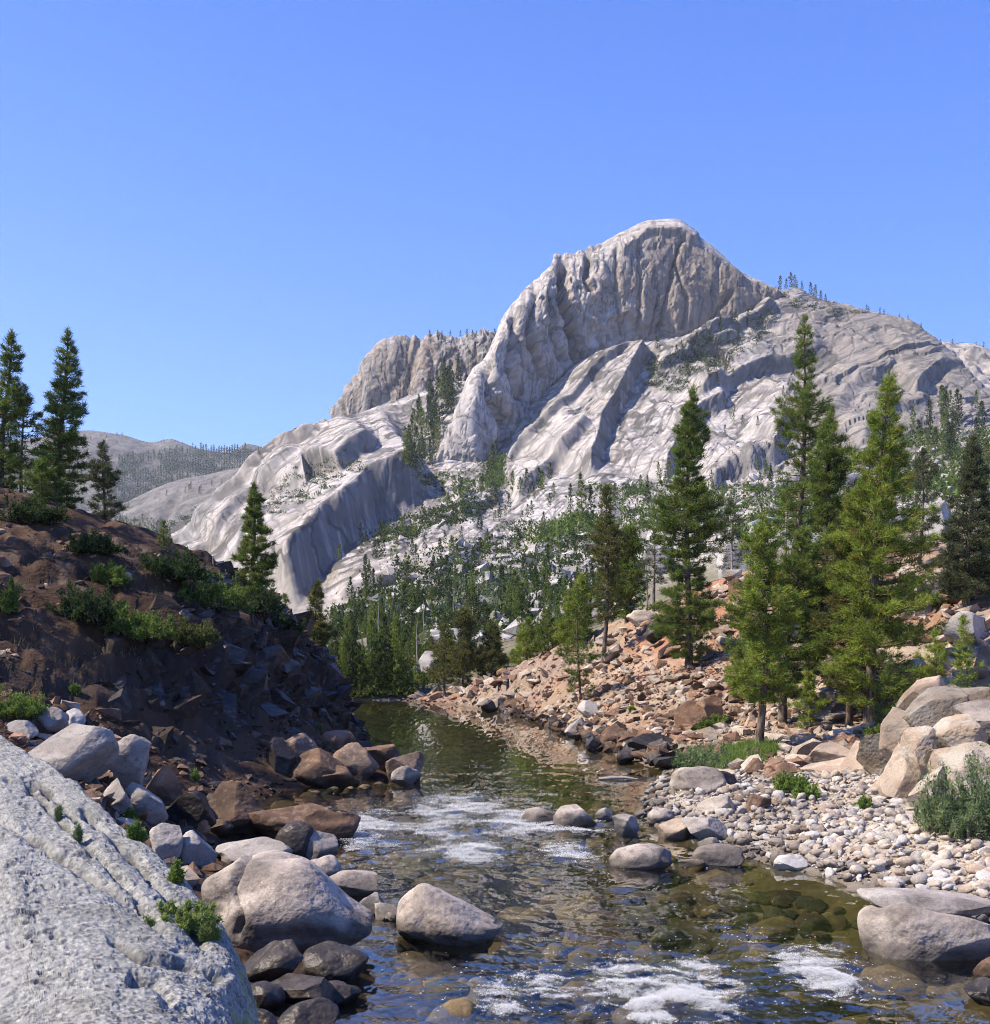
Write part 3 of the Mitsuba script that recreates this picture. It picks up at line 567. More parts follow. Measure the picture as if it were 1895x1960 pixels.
def wave(x, y):
    r = rapids(x, y)
    fade = ss(95, 25, y) * 0.8 + 0.2
    w = 0.022 * fb(p3(x * 0.8 + 0.3 * y, y * 0.7, 0), 2, 401) + 0.010 * pn(p3(x * 2.6, y * 2.4, 1), 403) + 0.009 * fb(p3(x * 5.2 + y, y * 4.0, 2), 3, 405) + 0.004 * pn(p3(x * 12, y * 12, 3), 407)
    k = 0.11 * fb(p3(x * 1.5, y * 2.4, 4), 4, 409)
    return w * fade * (0.75 + 0.9 * r) + k * np.clip(r, 0, 1)
w_px = np.linspace(390, 1980, 620)
w_d = 1 / np.linspace(1 / 9.2, 1 / 113.0, 380)
wd, wp = np.meshgrid(w_d, w_px, indexing='ij')
wx = (wp - CX) / F * wd
chop = pn(p3(np.arange(wx.shape[1])[None] / 2.3, np.arange(wx.shape[0])[:, None] / 2.0, 4), 431)
WP = np.stack([wx, wd, wave(wx, wd) + chop * np.clip(0.030 * np.gradient(wd, axis=0) * -1, -.07, .07) * ss(18, 34, wd)], -1)
gzw = gz_at(wx, wd)
wet = (gzw < 0.16)
keep = wet[:-1, :-1] | wet[1:, :-1] | wet[:-1, 1:] | wet[1:, 1:]
V, Fc = compact(WP.reshape(-1, 3), grid_faces(*wx.shape, keep))
put('river', mikit.ply((V, Fc), 'mat_water', True), 'clear brown mountain river flowing over stones', kind='structure')

rng = np.random.default_rng(4)
def foam_density(x, y):
    r = rapids(x, y)
    wx_, wy_ = x + .35 * fb(p3(x * .9, y * .9, 0), 2, 411), y + .35 * fb(p3(x * .9, y * .9, 5), 2, 412)
    a = np.abs(pn(p3(wx_ * .9 + .3 * wy_, wy_ * 2.2, 1), 413)); b = np.abs(pn(p3(wx_ * 3.6 + .5 * wy_, wy_ * 5.8, 6), 414)); c = np.abs(pn(p3(wx_ * 9, wy_ * 13, 8), 416))
    patch = ss(-.45, .35, fb(p3(x * .8, y * .8, 7), 2, 417))
    return ss(.0, .42, .66 * ss(.10, 1.05, r) * (.25 + .95 * patch) - (.44 * a + .40 * b + .30 * c)) * ss(.06, .4, r)
nf = 4200000
cand = np.stack([rng.uniform(480, 1750, nf), 1 / rng.uniform(1 / 33.0, 1 / 11.4, nf)], 1)
fx = (cand[:, 0] - CX) / F * cand[:, 1]; fd = cand[:, 1]
near_r = rapids(fx, fd) > .05
fx, fd = fx[near_r], fd[near_r]
D = foam_density(fx, fd)
pick = rng.random(len(fx)) < D * .9
fx, fd, D = fx[pick], fd[pick], D[pick]
dry = gz_at(fx, fd) < .04
fx, fd, D = fx[dry], fd[dry], D[dry]
m = len(fx)
a = rng.uniform(0, 6.283, m); sz = rng.uniform(.0035, .0065, m) * (fd / 16) ** .8
tri = np.stack([np.stack([np.cos(a + k) * sz * 1.6, np.sin(a + k) * sz, rng.normal(0, .35, m) * sz], 1) for k in (0, 2.1, 4.2)], 1)
ctr = np.stack([fx, fd, wave(fx, fd) + .012 + .05 * D * rng.random(m) ** 2], 1)
V, Fc = (tri + ctr[:, None]).reshape(-1, 3), np.arange(m * 3).reshape(-1, 3)
# drops thrown up round the white water
cand = np.stack([rng.uniform(480, 1900, 90000), 1 / rng.uniform(1 / 34.0, 1 / 11.4, 90000)], 1)
cxx = (cand[:, 0] - CX) / F * cand[:, 1]
pr = rapids(cxx, cand[:, 1]) * 0.25 + 0.010 + 0.05 * ss(0.25, 0.5, fb(p3(cxx * .7, cand[:, 1] * .7, 3), 2, 421))
pick = (rng.random(len(cand)) < pr * 0.16) & (gz_at(cxx, cand[:, 1]) < -0.1)
cxx, cyy = cxx[pick], cand[pick, 1]
oc = trimesh.creation.icosphere(subdivisions=0); ov = np.array(oc.vertices); of = np.array(oc.faces)
sz = rng.uniform(0.004, 0.011, len(cxx)) * (cyy / 18) ** 0.5
zz = wave(cxx, cyy) + 0.012 + rng.random(len(cxx)) ** 3 * 0.12 * rapids(cxx, cyy)
dv = ov[None] * (sz[:, None, None] * np.array([1.7, 1.2, 0.7])) + np.stack([cxx, cyy, zz], 1)[:, None]
dfc = of[None] + (np.arange(len(cxx)) * len(ov))[:, None, None]
V, Fc = np.vstack([V, dv.reshape(-1, 3)]), np.vstack([Fc, dfc.reshape(-1, 3) + len(V)])
put('white_water', mikit.ply((V, Fc), 'mat_foam', True), 'white foam and spray on the rapids', 'foam', kind='stuff')
print('foam tris', len(Fc))

# ------------------------------------------------------------------ the bare slab at the photographer's feet
def S(px, py, d): return W(px, py, d)
edge_c = [S(-170, 1345, 10.8), S(0, 1412, 9.4), S(100, 1470, 8.4), S(200, 1552, 7.4), S(290, 1640, 6.7), S(350, 1692, 6.3), S(416, 1768, 5.8), S(442, 1850, 5.2), S(449, 1960, 4.6), S(450, 2120, 3.9)]
drop_c = [p + np.array([0.10, 0.22, -0.45]) for p in edge_c]
deep_c = [p + np.array([0.16, 0.40, -2.4]) for p in edge_c]
ridge_c = [S(-170, 1420, 9.6), S(0, 1466, 8.3), S(90, 1530, 7.5), S(180, 1610, 6.6), S(260, 1700, 5.9), S(330, 1780, 5.3), S(370, 1850, 4.9), S(390, 1910, 4.5), S(396, 1990, 4.1), S(396, 2120, 3.6)]
mid_c = [S(-170, 1600, 6.7), S(0, 1640, 6.0), S(60, 1690, 5.6), S(120, 1745, 5.2), S(190, 1820, 4.7), S(250, 1890, 4.3), S(300, 1950, 4.0), S(325, 2000, 3.8), S(335, 2060, 3.55), S(335, 2150, 3.2)]
near_c = [S(-170, 1990, 3.8), S(0, 2010, 3.65), S(40, 2030, 3.55), S(90, 2060, 3.4), S(140, 2100, 3.2), S(180, 2130, 3.1), S(210, 2160, 3.0), S(230, 2200, 2.9), S(240, 2240, 2.8), S(240, 2300, 2.65)]
back_c = [p + np.array([-0.5, -1.2, 0.05]) for p in near_c]
def loft3(curves, nu, rows):
    C = np.array(curves)
    seg = np.linspace(0, C.shape[1] - 1, nu)
    C = PchipInterpolator(np.arange(C.shape[1]), C, axis=1)(seg)
    k = np.concatenate([i + np.arange(n) / n for i, n in enumerate(rows)] + [[len(curves) - 1.0]])
    return PchipInterpolator(np.arange(len(curves)), C, axis=0)(k)
SL = loft3([back_c, near_c, mid_c, ridge_c, edge_c, drop_c, deep_c], 340, [4, 115, 88, 56, 36, 16])
N = grid_normals(SL)
if N[100, 200, 2] < 0: N = -N
sx, sy = survey(SL)
hS = 0.022 * fb(SL / 0.5, 4, 501) + 0.010 * fb(SL / 0.08, 4, 503, .65) + 0.05 * fb(SL / 1.6, 2, 504)
pits = ss(0.18, 0.5, fb(SL / 0.085, 3, 505) + 0.45 * fb(SL / 0.5, 2, 507))
hS -= 0.013 * pits
along = (SL[..., 0] * 0.86 + SL[..., 1] * 0.5 + 0.15 * fb(SL / 0.9, 3, 509))
across = (-SL[..., 0] * 0.5 + SL[..., 1] * 0.86)
hS += 0.006 * ss(0.1, 0.45, fb(SL / 0.035, 2, 531)) + 0.028 * (band(across / 0.55 + 0.8 * fb(SL / 1.2, 2, 511), 0.12) - 0.5) * ss(-0.3, 0.2, fb(SL / 1.4, 2, 513))
gr = np.zeros(sx.shape)
for line, dep, w in [([(-20, 1555), (100, 1640), (230, 1720), (330, 1800)], 0.09, 8), ([(40, 1480), (110, 1560), (200, 1660), (300, 1760)], 0.06, 7), ([(100, 1640), (180, 1640), (250, 1700)], 0.05, 6), ([(200, 1790), (270, 1835), (350, 1850), (440, 1880)], 0.05, 9), ([(150, 1540), (210, 1600), (330, 1730), (400, 1830)], 0.08, 9), ([(0, 1490), (80, 1500), (160, 1580)], 0.06, 7), ([(240, 1870), (300, 1880), (330, 1930)], 0.07, 12)]:
    s, t = poly_dist(sx + 9 * fb(p3(sx / 40, sy / 40, 2), 3, 517), sy, line)
    e = np.exp(-(s / w) ** 2) * ss(0, .1, t) * ss(1, .9, t) * (0.5 + 0.5 * ss(-.2, .2, fb(p3(sx / 60, sy / 60, 7), 2, 519)))
    hS -= dep * e; gr = np.maximum(gr, e)
SL = SL + N * hS[..., None]
cS = np.broadcast_to([0.365, 0.37, 0.352], SL.shape)
cS = lerp(cS, [0.28, 0.285, 0.27], ss(-0.1, 0.4, fb(SL / 0.7, 4, 521)))
cS = lerp(cS, [0.44, 0.445, 0.43], 0.6 * ss(0.0, 0.4, fb(SL / 0.3, 3, 523)))
cS = lerp(cS, [0.19, 0.185, 0.18], 0.6 * pits * ss(-.3, .2, fb(SL / .2, 2, 525)))
cS = lerp(cS, [0.08, 0.08, 0.08], 0.9 * gr ** 2)
ck = np.abs(fb(p3(along / 1.1, across / .35, 3), 4, 541)); cS = lerp(cS, [0.09, 0.09, 0.09], .75 * ss(.03, .008, ck) * ss(-.1, .2, fb(SL / .8, 2, 543))); 
cS = cS * (1 + 0.7 * fb(SL / 0.02, 2, 527))[..., None]
cS = lerp(cS, [0.10, 0.10, 0.10], .8 * ss(.25, .42, fb(SL / .03, 2, 533)))
lich = ss(0.15, 0.4, fb(SL / 0.14, 3, 529) + 0.5 * ss(430, 465, sx) * ss(1780, 1850, sy) - 0.25)
cS = lerp(cS, [0.33, 0.36, 0.14], 0.6 * lich * ss(385, 440, sx) * ss(1720, 1800, sy))
k = put('granite_slab', mikit.ply((SL.reshape(-1, 3), grid_faces(*SL.shape[:2])), 'mat_slab', True, color=np.clip(cS * .60, .01, .9).reshape(-1, 3)),
        'huge rough pale grey granite slab filling the near left corner', 'rock')
slab_tree = cKDTree(np.stack([sx.ravel(), sy.ravel()], 1)); slab_pts = SL.reshape(-1, 3)
def on_slab(px, py):
    return slab_pts[slab_tree.query([px, py])[1]]

# ------------------------------------------------------------------ stones
def rock_mesh(seed, cuts=0, sub=3, rough=0.08, freq=1.6, flat=0.0, cut_lo=0.55, cut_hi=0.9, soft=0.0):
    """a stone within about the unit sphere: an irregular ball trimmed by planes (cuts), then worn"""
    r = np.random.default_rng(seed)
    m = trimesh.creation.icosphere(subdivisions=sub)
    v = np.array(m.vertices)
    v = v * (1 + 0.35 * fb(v * 0.9 + r.uniform(-9, 9, 3), 2, seed % 97))[:, None]
    for _ in range(cuts):
        n = r.normal(size=3); n /= np.linalg.norm(n)
        c = r.uniform(cut_lo, cut_hi)
        e = v @ n - c
        v = v - np.where(e > 0, e * (1 - soft), 0)[:, None] * n
    v = v + (v / (np.linalg.norm(v, axis=1, keepdims=True) + 1e-9)) * (rough * fb(v * freq + r.uniform(-9, 9, 3), 4, seed % 89 + 3))[:, None]
    v[:, 2] = np.where(v[:, 2] < 0, v[:, 2] * (1 - flat), v[:, 2])
    lo, hi = v.min(0), v.max(0)
    v = (v - (lo + hi) / 2) / (hi - lo) * 2
    return v, np.array(m.faces)

def angular_mesh(seed, n=14):
    r = np.random.default_rng(seed)
    p = r.uniform(-1, 1, (n, 3)); p = p / np.abs(p).max(1, keepdims=True) ** 0.6
    h = ConvexHull(p)
    m = trimesh.Trimesh(p, h.simplices, process=True); m.fix_normals()
    v, f = np.array(m.vertices), np.array(m.faces)
    lo, hi = v.min(0), v.max(0)
    return (v - (lo + hi) / 2) / (hi - lo) * 2, f

def rot_z(a):
    c, s = math.cos(a), math.sin(a); return np.array([[c, -s, 0], [s, c, 0], [0, 0, 1.0]])
def rot_x(a):
    c, s = math.cos(a), math.sin(a); return np.array([[1.0, 0, 0], [0, c, -s], [0, s, c]])
def rot_y(a):
    c, s = math.cos(a), math.sin(a); return np.array([[c, 0, s], [0, 1.0, 0], [-s, 0, c]])

_fd = np.geomspace(6, 134, 900)
def foot_of(px, py):
    """(height, distance) where the line of sight meets the bank or the water"""
    x = (px - CX) / F * _fd
    hit = HC + (HY - py) / F * _fd <= np.maximum(gz_at(x, _fd), 0.0)
    k = int(np.argmax(hit)) if hit.any() else len(_fd) - 1
    return HC + (HY - py) / F * _fd[k], _fd[k]

def boulder(box, mat, label, z=0.0, depth=0.8, sink=0.25, seed=1, cuts=0, rough=0.08, tilt=0.0, sub=4, freq=1.6, smooth=True, shape=None, name='boulder', group=None, d=None, cut_lo=0.42, cut_hi=0.78, flat=0.0):
    """box: the stone's extent as surveyed (x0, top, x1, foot); z: height of its foot"""
    x0, y0, x1, y1 = box
    sub = 5 if x1 - x0 > 190 else 4 if x1 - x0 > 105 else 3
    cx = (x0 + x1) / 2
    if z < 0:      # a stone under or just awash in the water: z is its top
        near_, far_ = on_level(cx, y1, z), on_level(cx, max(y0, HY + 20), z)
        c = (near_ + far_) / 2
        w, dp = (x1 - x0) / F * c[1], far_[1] - near_[1]
        v, f = rock_mesh(seed, cuts, sub, rough, freq, flat, cut_lo, cut_hi)
        v = v * np.array([w / 2, dp / 2, .3]) + c - [0, 0, .3]
        return put(name, mikit.ply((v, f), mat, 28 if cuts > 2 else True), label, 'rock', group)
    if d is None and z >= 0:
        z, dist = foot_of(cx, y1)
    else:
        dist = (HC - z) * F / (y1 - HY) if d is None else d
    w = (x1 - x0) / F * dist
    dp = w * depth
    dist_c = dist + dp * 0.35
    w = (x1 - x0) / F * dist_c
    top = HC + (HY - y0) / F * dist_c
    foot = z if d is None else HC + (HY - y1) / F * dist
    hgt = (top - foot) * (1 + sink)
    v, f = rock_mesh(seed, cuts, sub, rough, freq, flat, cut_lo, cut_hi)
    if shape is not None: v = shape(v)
    v = v * np.array([w / 2, dp / 2, hgt / 2])
    if tilt: v = v @ rot_y(tilt).T
    v = v + np.array([((x0 + x1) / 2 - CX) / F * dist_c, dist_c, top - hgt / 2])
    return put(name, mikit.ply((v, f), mat, 28 if cuts > 2 else True), label, 'rock', group)

def hump(v):      # high shoulder on the left, long tail to the right
    v = v * np.array([1, 1, 1.0]); v[:, 0] = np.sign(v[:, 0]) * np.abs(v[:, 0]) ** .9
    v[:, 2] = np.sign(v[:, 2]) * np.abs(v[:, 2]) ** .75
    t = ss(-0.5, 1.05, v[:, 0])
    v = v.copy()
    v[:, 2] = np.where(v[:, 2] > -0.4, -0.4 + (v[:, 2] + 0.4) * (1 - 0.70 * t), v[:, 2])
    v[:, 2] += 0.12 * np.exp(-((v[:, 0] + 0.55) / 0.3) ** 2) * (v[:, 2] > 0)
    return v
def big(v):       # broad back falling to the right, split by a crack
    v = v.copy()
    t = ss(0.1, 1.0, v[:, 0])
    v[:, 2] = np.where(v[:, 2] > -0.6, -0.6 + (v[:, 2] + 0.6) * (1 - 0.5 * t), v[:, 2])
    xs = v[:, 0] - (-0.42 + 0.16 * v[:, 2] * -1 + 0.05 * np.sin(v[:, 2] * 9))
    g = np.exp(-(xs / 0.03) ** 2) * ss(-0.3, 0.1, v[:, 2])
    v -= v * (0.17 * g)[:, None]
    v[:, 2] += -0.05 * ss(0.0, 0.05, xs) * ss(-0.2, 0.3, v[:, 2])
    return v
def ledge(v):     # an overhanging lip along the front, undercut below it
    v = v.copy()
    zc = 0.42 - 0.10 * v[:, 0]
    e = v[:, 2] - zc
    cutm = np.exp(-((e + 0.10) / 0.10) ** 2) * ss(-0.1, -0.5, v[:, 1]) * ss(0.35, 0.05, v[:, 0]) * ss(-0.98, -0.75, v[:, 0])
    v[:, 1] += 0.55 * cutm
    v[:, 1] -= 0.10 * np.exp(-((e - 0.08) / 0.1) ** 2) * ss(-0.1, -0.5, v[:, 1]) * ss(0.5, 0.0, v[:, 0])
    return v

boulder((757, 1697, 962, 1808), 'rock_grey', 'smooth hump-backed grey boulder standing alone in the dark near water', seed=11, depth=0.75, rough=0.025, freq=2.5, shape=hump, sink=.35, sub=5)
boulder((388, 1632, 716, 1832), 'rock_grey_low_dark', 'largest rounded grey boulder, split by a crack, beside the big slab', seed=12, depth=0.75, rough=0.05, shape=big, sink=.3, sub=6, z=0.02)
boulder((408, 1606, 560, 1660), 'rock_pale', 'low flat grey rock just behind the cracked boulder', seed=13, depth=.8, rough=.05, z=.15, cuts=3)
boulder((588, 1638, 656, 1690), 'rock_grey', 'small round-topped stone behind the right shoulder of the cracked boulder', seed=14, depth=.9, rough=.04)
boulder((622, 1666, 724, 1712), 'rock_grey', 'low dark grey stone in the water right of the cracked boulder', seed=15, depth=.9, rough=.08, cuts=3)
boulder((684, 1707, 740, 1750), 'rock_pale', 'small pale angular stone between the cracked and the hump-backed boulders', seed=16, cuts=7, rough=.04)
boulder((716, 1728, 762, 1760), 'rock_cream', 'flat pale stone leaning by the foot of the hump-backed boulder', seed=17, cuts=5, rough=.04)
boulder((736, 1744, 768, 1764), 'rock_cream', 'tiny pale stone touching the hump-backed boulder', seed=18, cuts=4, rough=.04, sub=3)
boulder((463, 1775, 540, 1815), 'rock_pale', 'pale stone wedged between the slab and the cracked boulder, left of two', seed=19, cuts=5, z=.25)
boulder((520, 1778, 580, 1808), 'rock_tan', 'pale stone lying against the cracked boulder, right of two', seed=20, cuts=5, z=.22)
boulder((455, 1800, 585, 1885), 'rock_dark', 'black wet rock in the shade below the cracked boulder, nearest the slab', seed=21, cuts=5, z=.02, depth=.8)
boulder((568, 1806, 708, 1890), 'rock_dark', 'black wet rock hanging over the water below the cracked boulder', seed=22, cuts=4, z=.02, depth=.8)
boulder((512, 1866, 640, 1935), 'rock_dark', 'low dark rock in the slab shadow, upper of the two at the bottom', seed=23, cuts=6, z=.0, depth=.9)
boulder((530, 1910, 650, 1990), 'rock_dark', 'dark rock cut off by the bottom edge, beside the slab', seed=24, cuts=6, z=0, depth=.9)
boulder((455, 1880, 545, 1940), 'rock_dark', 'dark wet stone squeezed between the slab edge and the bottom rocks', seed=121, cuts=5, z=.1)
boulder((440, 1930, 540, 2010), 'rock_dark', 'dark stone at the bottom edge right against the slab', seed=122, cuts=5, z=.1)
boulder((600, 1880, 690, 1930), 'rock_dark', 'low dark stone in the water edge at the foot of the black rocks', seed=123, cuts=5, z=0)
boulder((1165, 1614, 1286, 1662), 'rock_grey', 'rounded grey boulder in midstream off the cobble bar', seed=25, depth=.8, rough=.03, sink=.5)
boulder((1322, 1614, 1424, 1658), 'rock_grey', 'angular grey rock standing in the shallows at the cobble bar edge', seed=26, cuts=8, rough=.04)
boulder((1296, 1644, 1350, 1662), 'rock_tan', 'low flat rock in front of the angular rock in the shallows', seed=27, cuts=3)
boulder((1335, 1600, 1385, 1632), 'rock_grey', 'small grey rock behind the angular rock in the shallows', seed=28, cuts=6)
boulder((998, 1546, 1066, 1574), 'rock_grey', 'wet stone at the left end of the row above the rapid', seed=29, rough=.06, sink=.5)
boulder((1058, 1542, 1142, 1584), 'rock_grey', 'largest rounded stone in the row above the rapid', seed=30, rough=.05, sink=.4, cuts=2)
boulder((1138, 1546, 1176, 1570), 'rock_pale', 'small stone in the row above the rapid, nearest the bar', seed=31, rough=.05, cuts=3)
boulder((1166, 1558, 1226, 1600), 'rock_pale', 'pointed pale stone leaning upstream at the tip of the cobble bar', seed=32, cuts=7, tilt=.35)
boulder((1284, 1468, 1398, 1520), 'rock_grey', 'rounded brown-grey boulder at the water edge near the grass', seed=33, rough=.04, cuts=3, z=.05)
boulder((1352, 1476, 1412, 1512), 'rock_dark', 'dark stone tucked against the rounded boulder near the grass', seed=34, cuts=5, z=.2)
boulder((1242, 1528, 1274, 1546), 'rock_grey', 'small flat grey stone in the shallows upstream of the bar', seed=35)
boulder((1238, 1546, 1292, 1580), 'rock_grey', 'rounded grey stone on the river edge of the cobble bar', seed=36, rough=.05)
boulder((1262, 1566, 1330, 1606), 'rock_tan', 'tan angular rock at the river edge of the bar beside a larger grey one', seed=37, cuts=6)
boulder((1305, 1562, 1412, 1612), 'rock_pale', 'largest pale boulder on the river edge of the cobble bar', seed=38, cuts=6, rough=.05)
boulder((1330, 1522, 1410, 1558), 'rock_cream', 'cream boulder near the back of the cobble bar', seed=39, cuts=6, z=.25)
boulder((1420, 1520, 1480, 1556), 'rock_brown', 'brown angular boulder on the back of the cobble bar', seed=40, cuts=8, z=.3)
boulder((1480, 1636, 1545, 1668), 'rock_white', 'long pale stone at the downstream edge of the cobble bar', seed=41, cuts=4, z=.05)
lip = boulder((1645, 1722, 1945, 1836), 'rock_grey', 'broad undercut grey boulder in the water at the right edge', seed=42, depth=.62, rough=.06, sink=.5, cuts=4, cut_lo=.55, cut_hi=.78, shape=lambda v: np.sign(v) * np.abs(v) ** .75)
lz, ld = foot_of(1775, 1832)
v, f = rock_mesh(423, 6, 4, .07, 2.4, 0, .5, .75)
v = np.sign(v) * np.abs(v) ** .65
v = v * np.array([.90, .60, .13]) @ rot_y(.06).T @ rot_z(.12).T + W(1775, 1727, ld + .62)
part(lip, 'overhang', mikit.ply((v, f), 'rock_pale', 28))
boulder((1865, 1832, 1960, 1890), 'rock_brown', 'brown boulder cut by the right edge in front of the undercut one', seed=43, cuts=4)
boulder((1845, 1872, 1960, 1925), 'rock_dark', 'dark wet rock at the right edge, nearest of all on that side', seed=44, cuts=4)
boulder((882, 1846, 956, 1905), 'rock_tan', 'amber stone showing under the water near the front foam', seed=45, z=-.12, rough=.06)
boulder((955, 1838, 1034, 1880), 'rock_dark', 'dark stone just breaking the water left of the front foam', seed=46, z=-.05, rough=.06)
boulder((1385, 1872, 1640, 1960), 'rock_dark', 'broad dark submerged ledge right of the front foam', seed=47, z=-.22, depth=.6, cuts=3)
boulder((836, 1582, 884, 1606), 'rock_brown', 'brown stone washed over in the middle of the rapid', seed=48, z=-.02)
boulder((1040, 1608, 1110, 1660), 'rock_dark', 'dark stone under the small wave in midstream', seed=49, z=-.1)
boulder((1370, 1700, 1480, 1770), 'rock_tan', 'tawny submerged slab in the shallow on the right', seed=62, z=-.25, cuts=3)
boulder((1080, 1720, 1230, 1800), 'rock_brown', 'dark brown submerged boulder in the middle of the pool', seed=63, z=-.35, cuts=3)
boulder((1480, 1740, 1600, 1800), 'rock_tan', 'tawny submerged stone off the undercut boulder', seed=64, z=-.25, cuts=3)
# left bank
boulder((48, 1384, 222, 1496), 'rock_pale', 'large pale angular boulder with a flat lit face on the left bank', seed=51, cuts=9, z=1.45, rough=.04, cut_lo=.38)
boulder((55, 1352, 130, 1400), 'rock_pale', 'pale rock on top of the pile on the left bank, leftmost', seed=52, cuts=7, z=1.9)
boulder((112, 1356, 165, 1396), 'rock_white', 'small pale rock on top of the pile on the left bank, rightmost', seed=53, cuts=7, z=1.9)
boulder((10, 1378, 72, 1418), 'rock_pale', 'pale stone left of the large angular boulder on the left bank', seed=54, cuts=6, z=1.8)
boulder((198, 1404, 290, 1512), 'rock_grey', 'shaded grey boulder right of the large angular one', seed=55, cuts=6, z=1.2)
boulder((274, 1462, 350, 1540), 'rock_orange', 'rust orange block among the dark rocks of the left bank', seed=56, cuts=9, z=.9, rough=.04)
boulder((300, 1510, 412, 1590), 'rock_dark', 'dark grey block below the rust orange one', seed=57, cuts=7, z=.7)
boulder((348, 1552, 402, 1600), 'rock_orange', 'small rusty stone at the foot of the dark block', seed=58, cuts=7, z=.6)
boulder((392, 1568, 446, 1602), 'rock_brown', 'small brown stone right of the small rusty one', seed=59, cuts=7, z=.5)
boulder((385, 1500, 520, 1606), 'rock_brown', 'long tilted brown rock with layered edges on the left bank', seed=60, cuts=11, z=.35, tilt=.25)
boulder((470, 1535, 640, 1606), 'rock_brown', 'brown rock forming the root of the small spit below the cove', seed=61, cuts=10, z=.1, tilt=.1)
boulder((578, 1548, 692, 1606), 'rock_brown', 'brown flat-topped rock at the tip of the small spit beside the rapid', seed=65, cuts=10, z=0, rough=.05)
boulder((523, 1572, 602, 1648), 'rock_dark', 'dark square block standing in the cove water', seed=66, cuts=9, z=0, rough=.04, cut_lo=.4)
boulder((584, 1588, 648, 1648), 'rock_grey', 'grey pointed block right of the dark square one', seed=67, cuts=8, z=0, rough=.04)
boulder((640, 1602, 724, 1632), 'rock_brown', 'thin flat rock awash below the left rapid', seed=68, cuts=3, z=-.02)
boulder((708, 1606, 850, 1644), 'rock_grey', 'long flat rock awash at the foot of the left rapid', seed=69, cuts=3, z=-.02)
boulder((340, 1588, 412, 1660), 'rock_white', 'pale rough rock above the cracked boulder on the left', seed=70, cuts=7, z=.55)
boulder((285, 1575, 352, 1650), 'rock_pale', 'pale rock tucked behind the slab edge', seed=71, cuts=6, z=.8)
boulder((235, 1495, 320, 1570), 'rock_pale', 'pale broken rock between the slab and the rust orange block', seed=72, cuts=7, z=1.0)
boulder((180, 1490, 262, 1550), 'rock_pale', 'flat pale rock lying along the back of the slab', seed=73, cuts=5, z=1.25)
# rocky point half way up the left bank
for i, (b, m, lab) in enumerate([((555, 1432, 660, 1506), 'rock_brown', 'broad brown rock at the root of the rocky point under the dark cliff'), ((632, 1420, 728, 1492), 'rock_point', 'tan upright rock in the middle of the rocky point'), ((700, 1424, 768, 1480), 'rock_brown', 'brown rock second from the tip of the rocky point'),
                                 ((738, 1438, 812, 1498), 'rock_point', 'tan rock at the very tip of the rocky point'), ((748, 1464, 806, 1502), 'rock_grey', 'low grey rock in front of the tip of the rocky point'), ((600, 1465, 690, 1506), 'rock_brown', 'low brown rock on the waterside of the rocky point'), ((520, 1402, 610, 1455), 'rock_point', 'sunlit tan ledge behind the rocky point'), ((610, 1398, 680, 1440), 'rock_orange', 'rusty sunlit ledge at the foot of the dark cliff'), ((505, 1412, 566, 1480), 'rock_dark', 'dark rock in the shade left of the rocky point')]):
    boulder(b, m, lab, seed=80 + i, cuts=7, rough=.06, z=[.1, .15, .05, 0, 0, 0, .6, .7, .5][i], cut_lo=.4)
# dark boulders under the far right shore
for i, (b, m, lab) in enumerate([((1180, 1436, 1214, 1460), 'rock_dark', 'dark stone standing in the water off the rusty shore'), ((1120, 1408, 1150, 1436), 'rock_dark', 'small dark stone at the rusty shore, upstream one'), ((1200, 1404, 1290, 1446), 'rock_dark', 'dark purple ledge at the water edge of the rusty shore'), ((1150, 1392, 1220, 1430), 'rock_brown', 'brown ledge above the dark stones of the rusty shore'), ((1290, 1340, 1350, 1402), 'rock_orange', 'rust red jagged rock on the talus, left of two'), ((1330, 1328, 1385, 1392), 'rock_orange', 'rust red jagged rock on the talus, right of two'), ((1080, 1372, 1130, 1408), 'rock_pale', 'pale rock at the top of the dark shore stones'), ((1105, 1340, 1150, 1374), 'rock_white', 'pale square rock on the talus above the far shore'), ((1230, 1440, 1262, 1462), 'rock_grey', 'small stone in the shallows by the grass'), ((920, 1340, 950, 1362), 'rock_dark', 'small black rock at the far bend of the river')]):
    p = on_level((b[0] + b[2]) / 2, b[3]); zz = [0, .05, .1, .6, 1.2, 1.3, .5, 1.6, 0, .05][i]
    boulder(b, m, lab, seed=95 + i, cuts=7, rough=.05, z=zz, cut_lo=.4)
# large pale blocks at the foot of the mountain slope
for i, (b, dd, lab) in enumerate([((1372, 1032, 1442, 1108), 108, 'big smooth white boulder showing between the pines, left of the tall clump'), ((1772, 958, 1822, 1040), 120, 'tall white rock beside the right edge pine'), ((1232, 1036, 1292, 1100), 125, 'white boulder behind the thin-trunked pine'), ((850, 1155, 900, 1182), 210, 'white boulder among the lower forest, left one'), ((1052, 1168, 1084, 1186), 215, 'small white boulder in the lower forest, right one'), ((795, 1205, 860, 1240), 180, 'white ledge above the young pines'), ((790, 1245, 850, 1290), 150, 'pale slab behind the young pines at the river bend'), ((1600, 905, 1650, 960), 170, 'white boulder peeping behind the tall pines')]):
    boulder(b, 'rock_white', lab, seed=110 + i, cuts=5, rough=.05, d=SURF['mountain'][1][SURF['mountain'][0].query([(b[0] + b[2]) / 2, b[3]])[1]][1] if b[0] > 100 else dd, z=0, sink=.4)

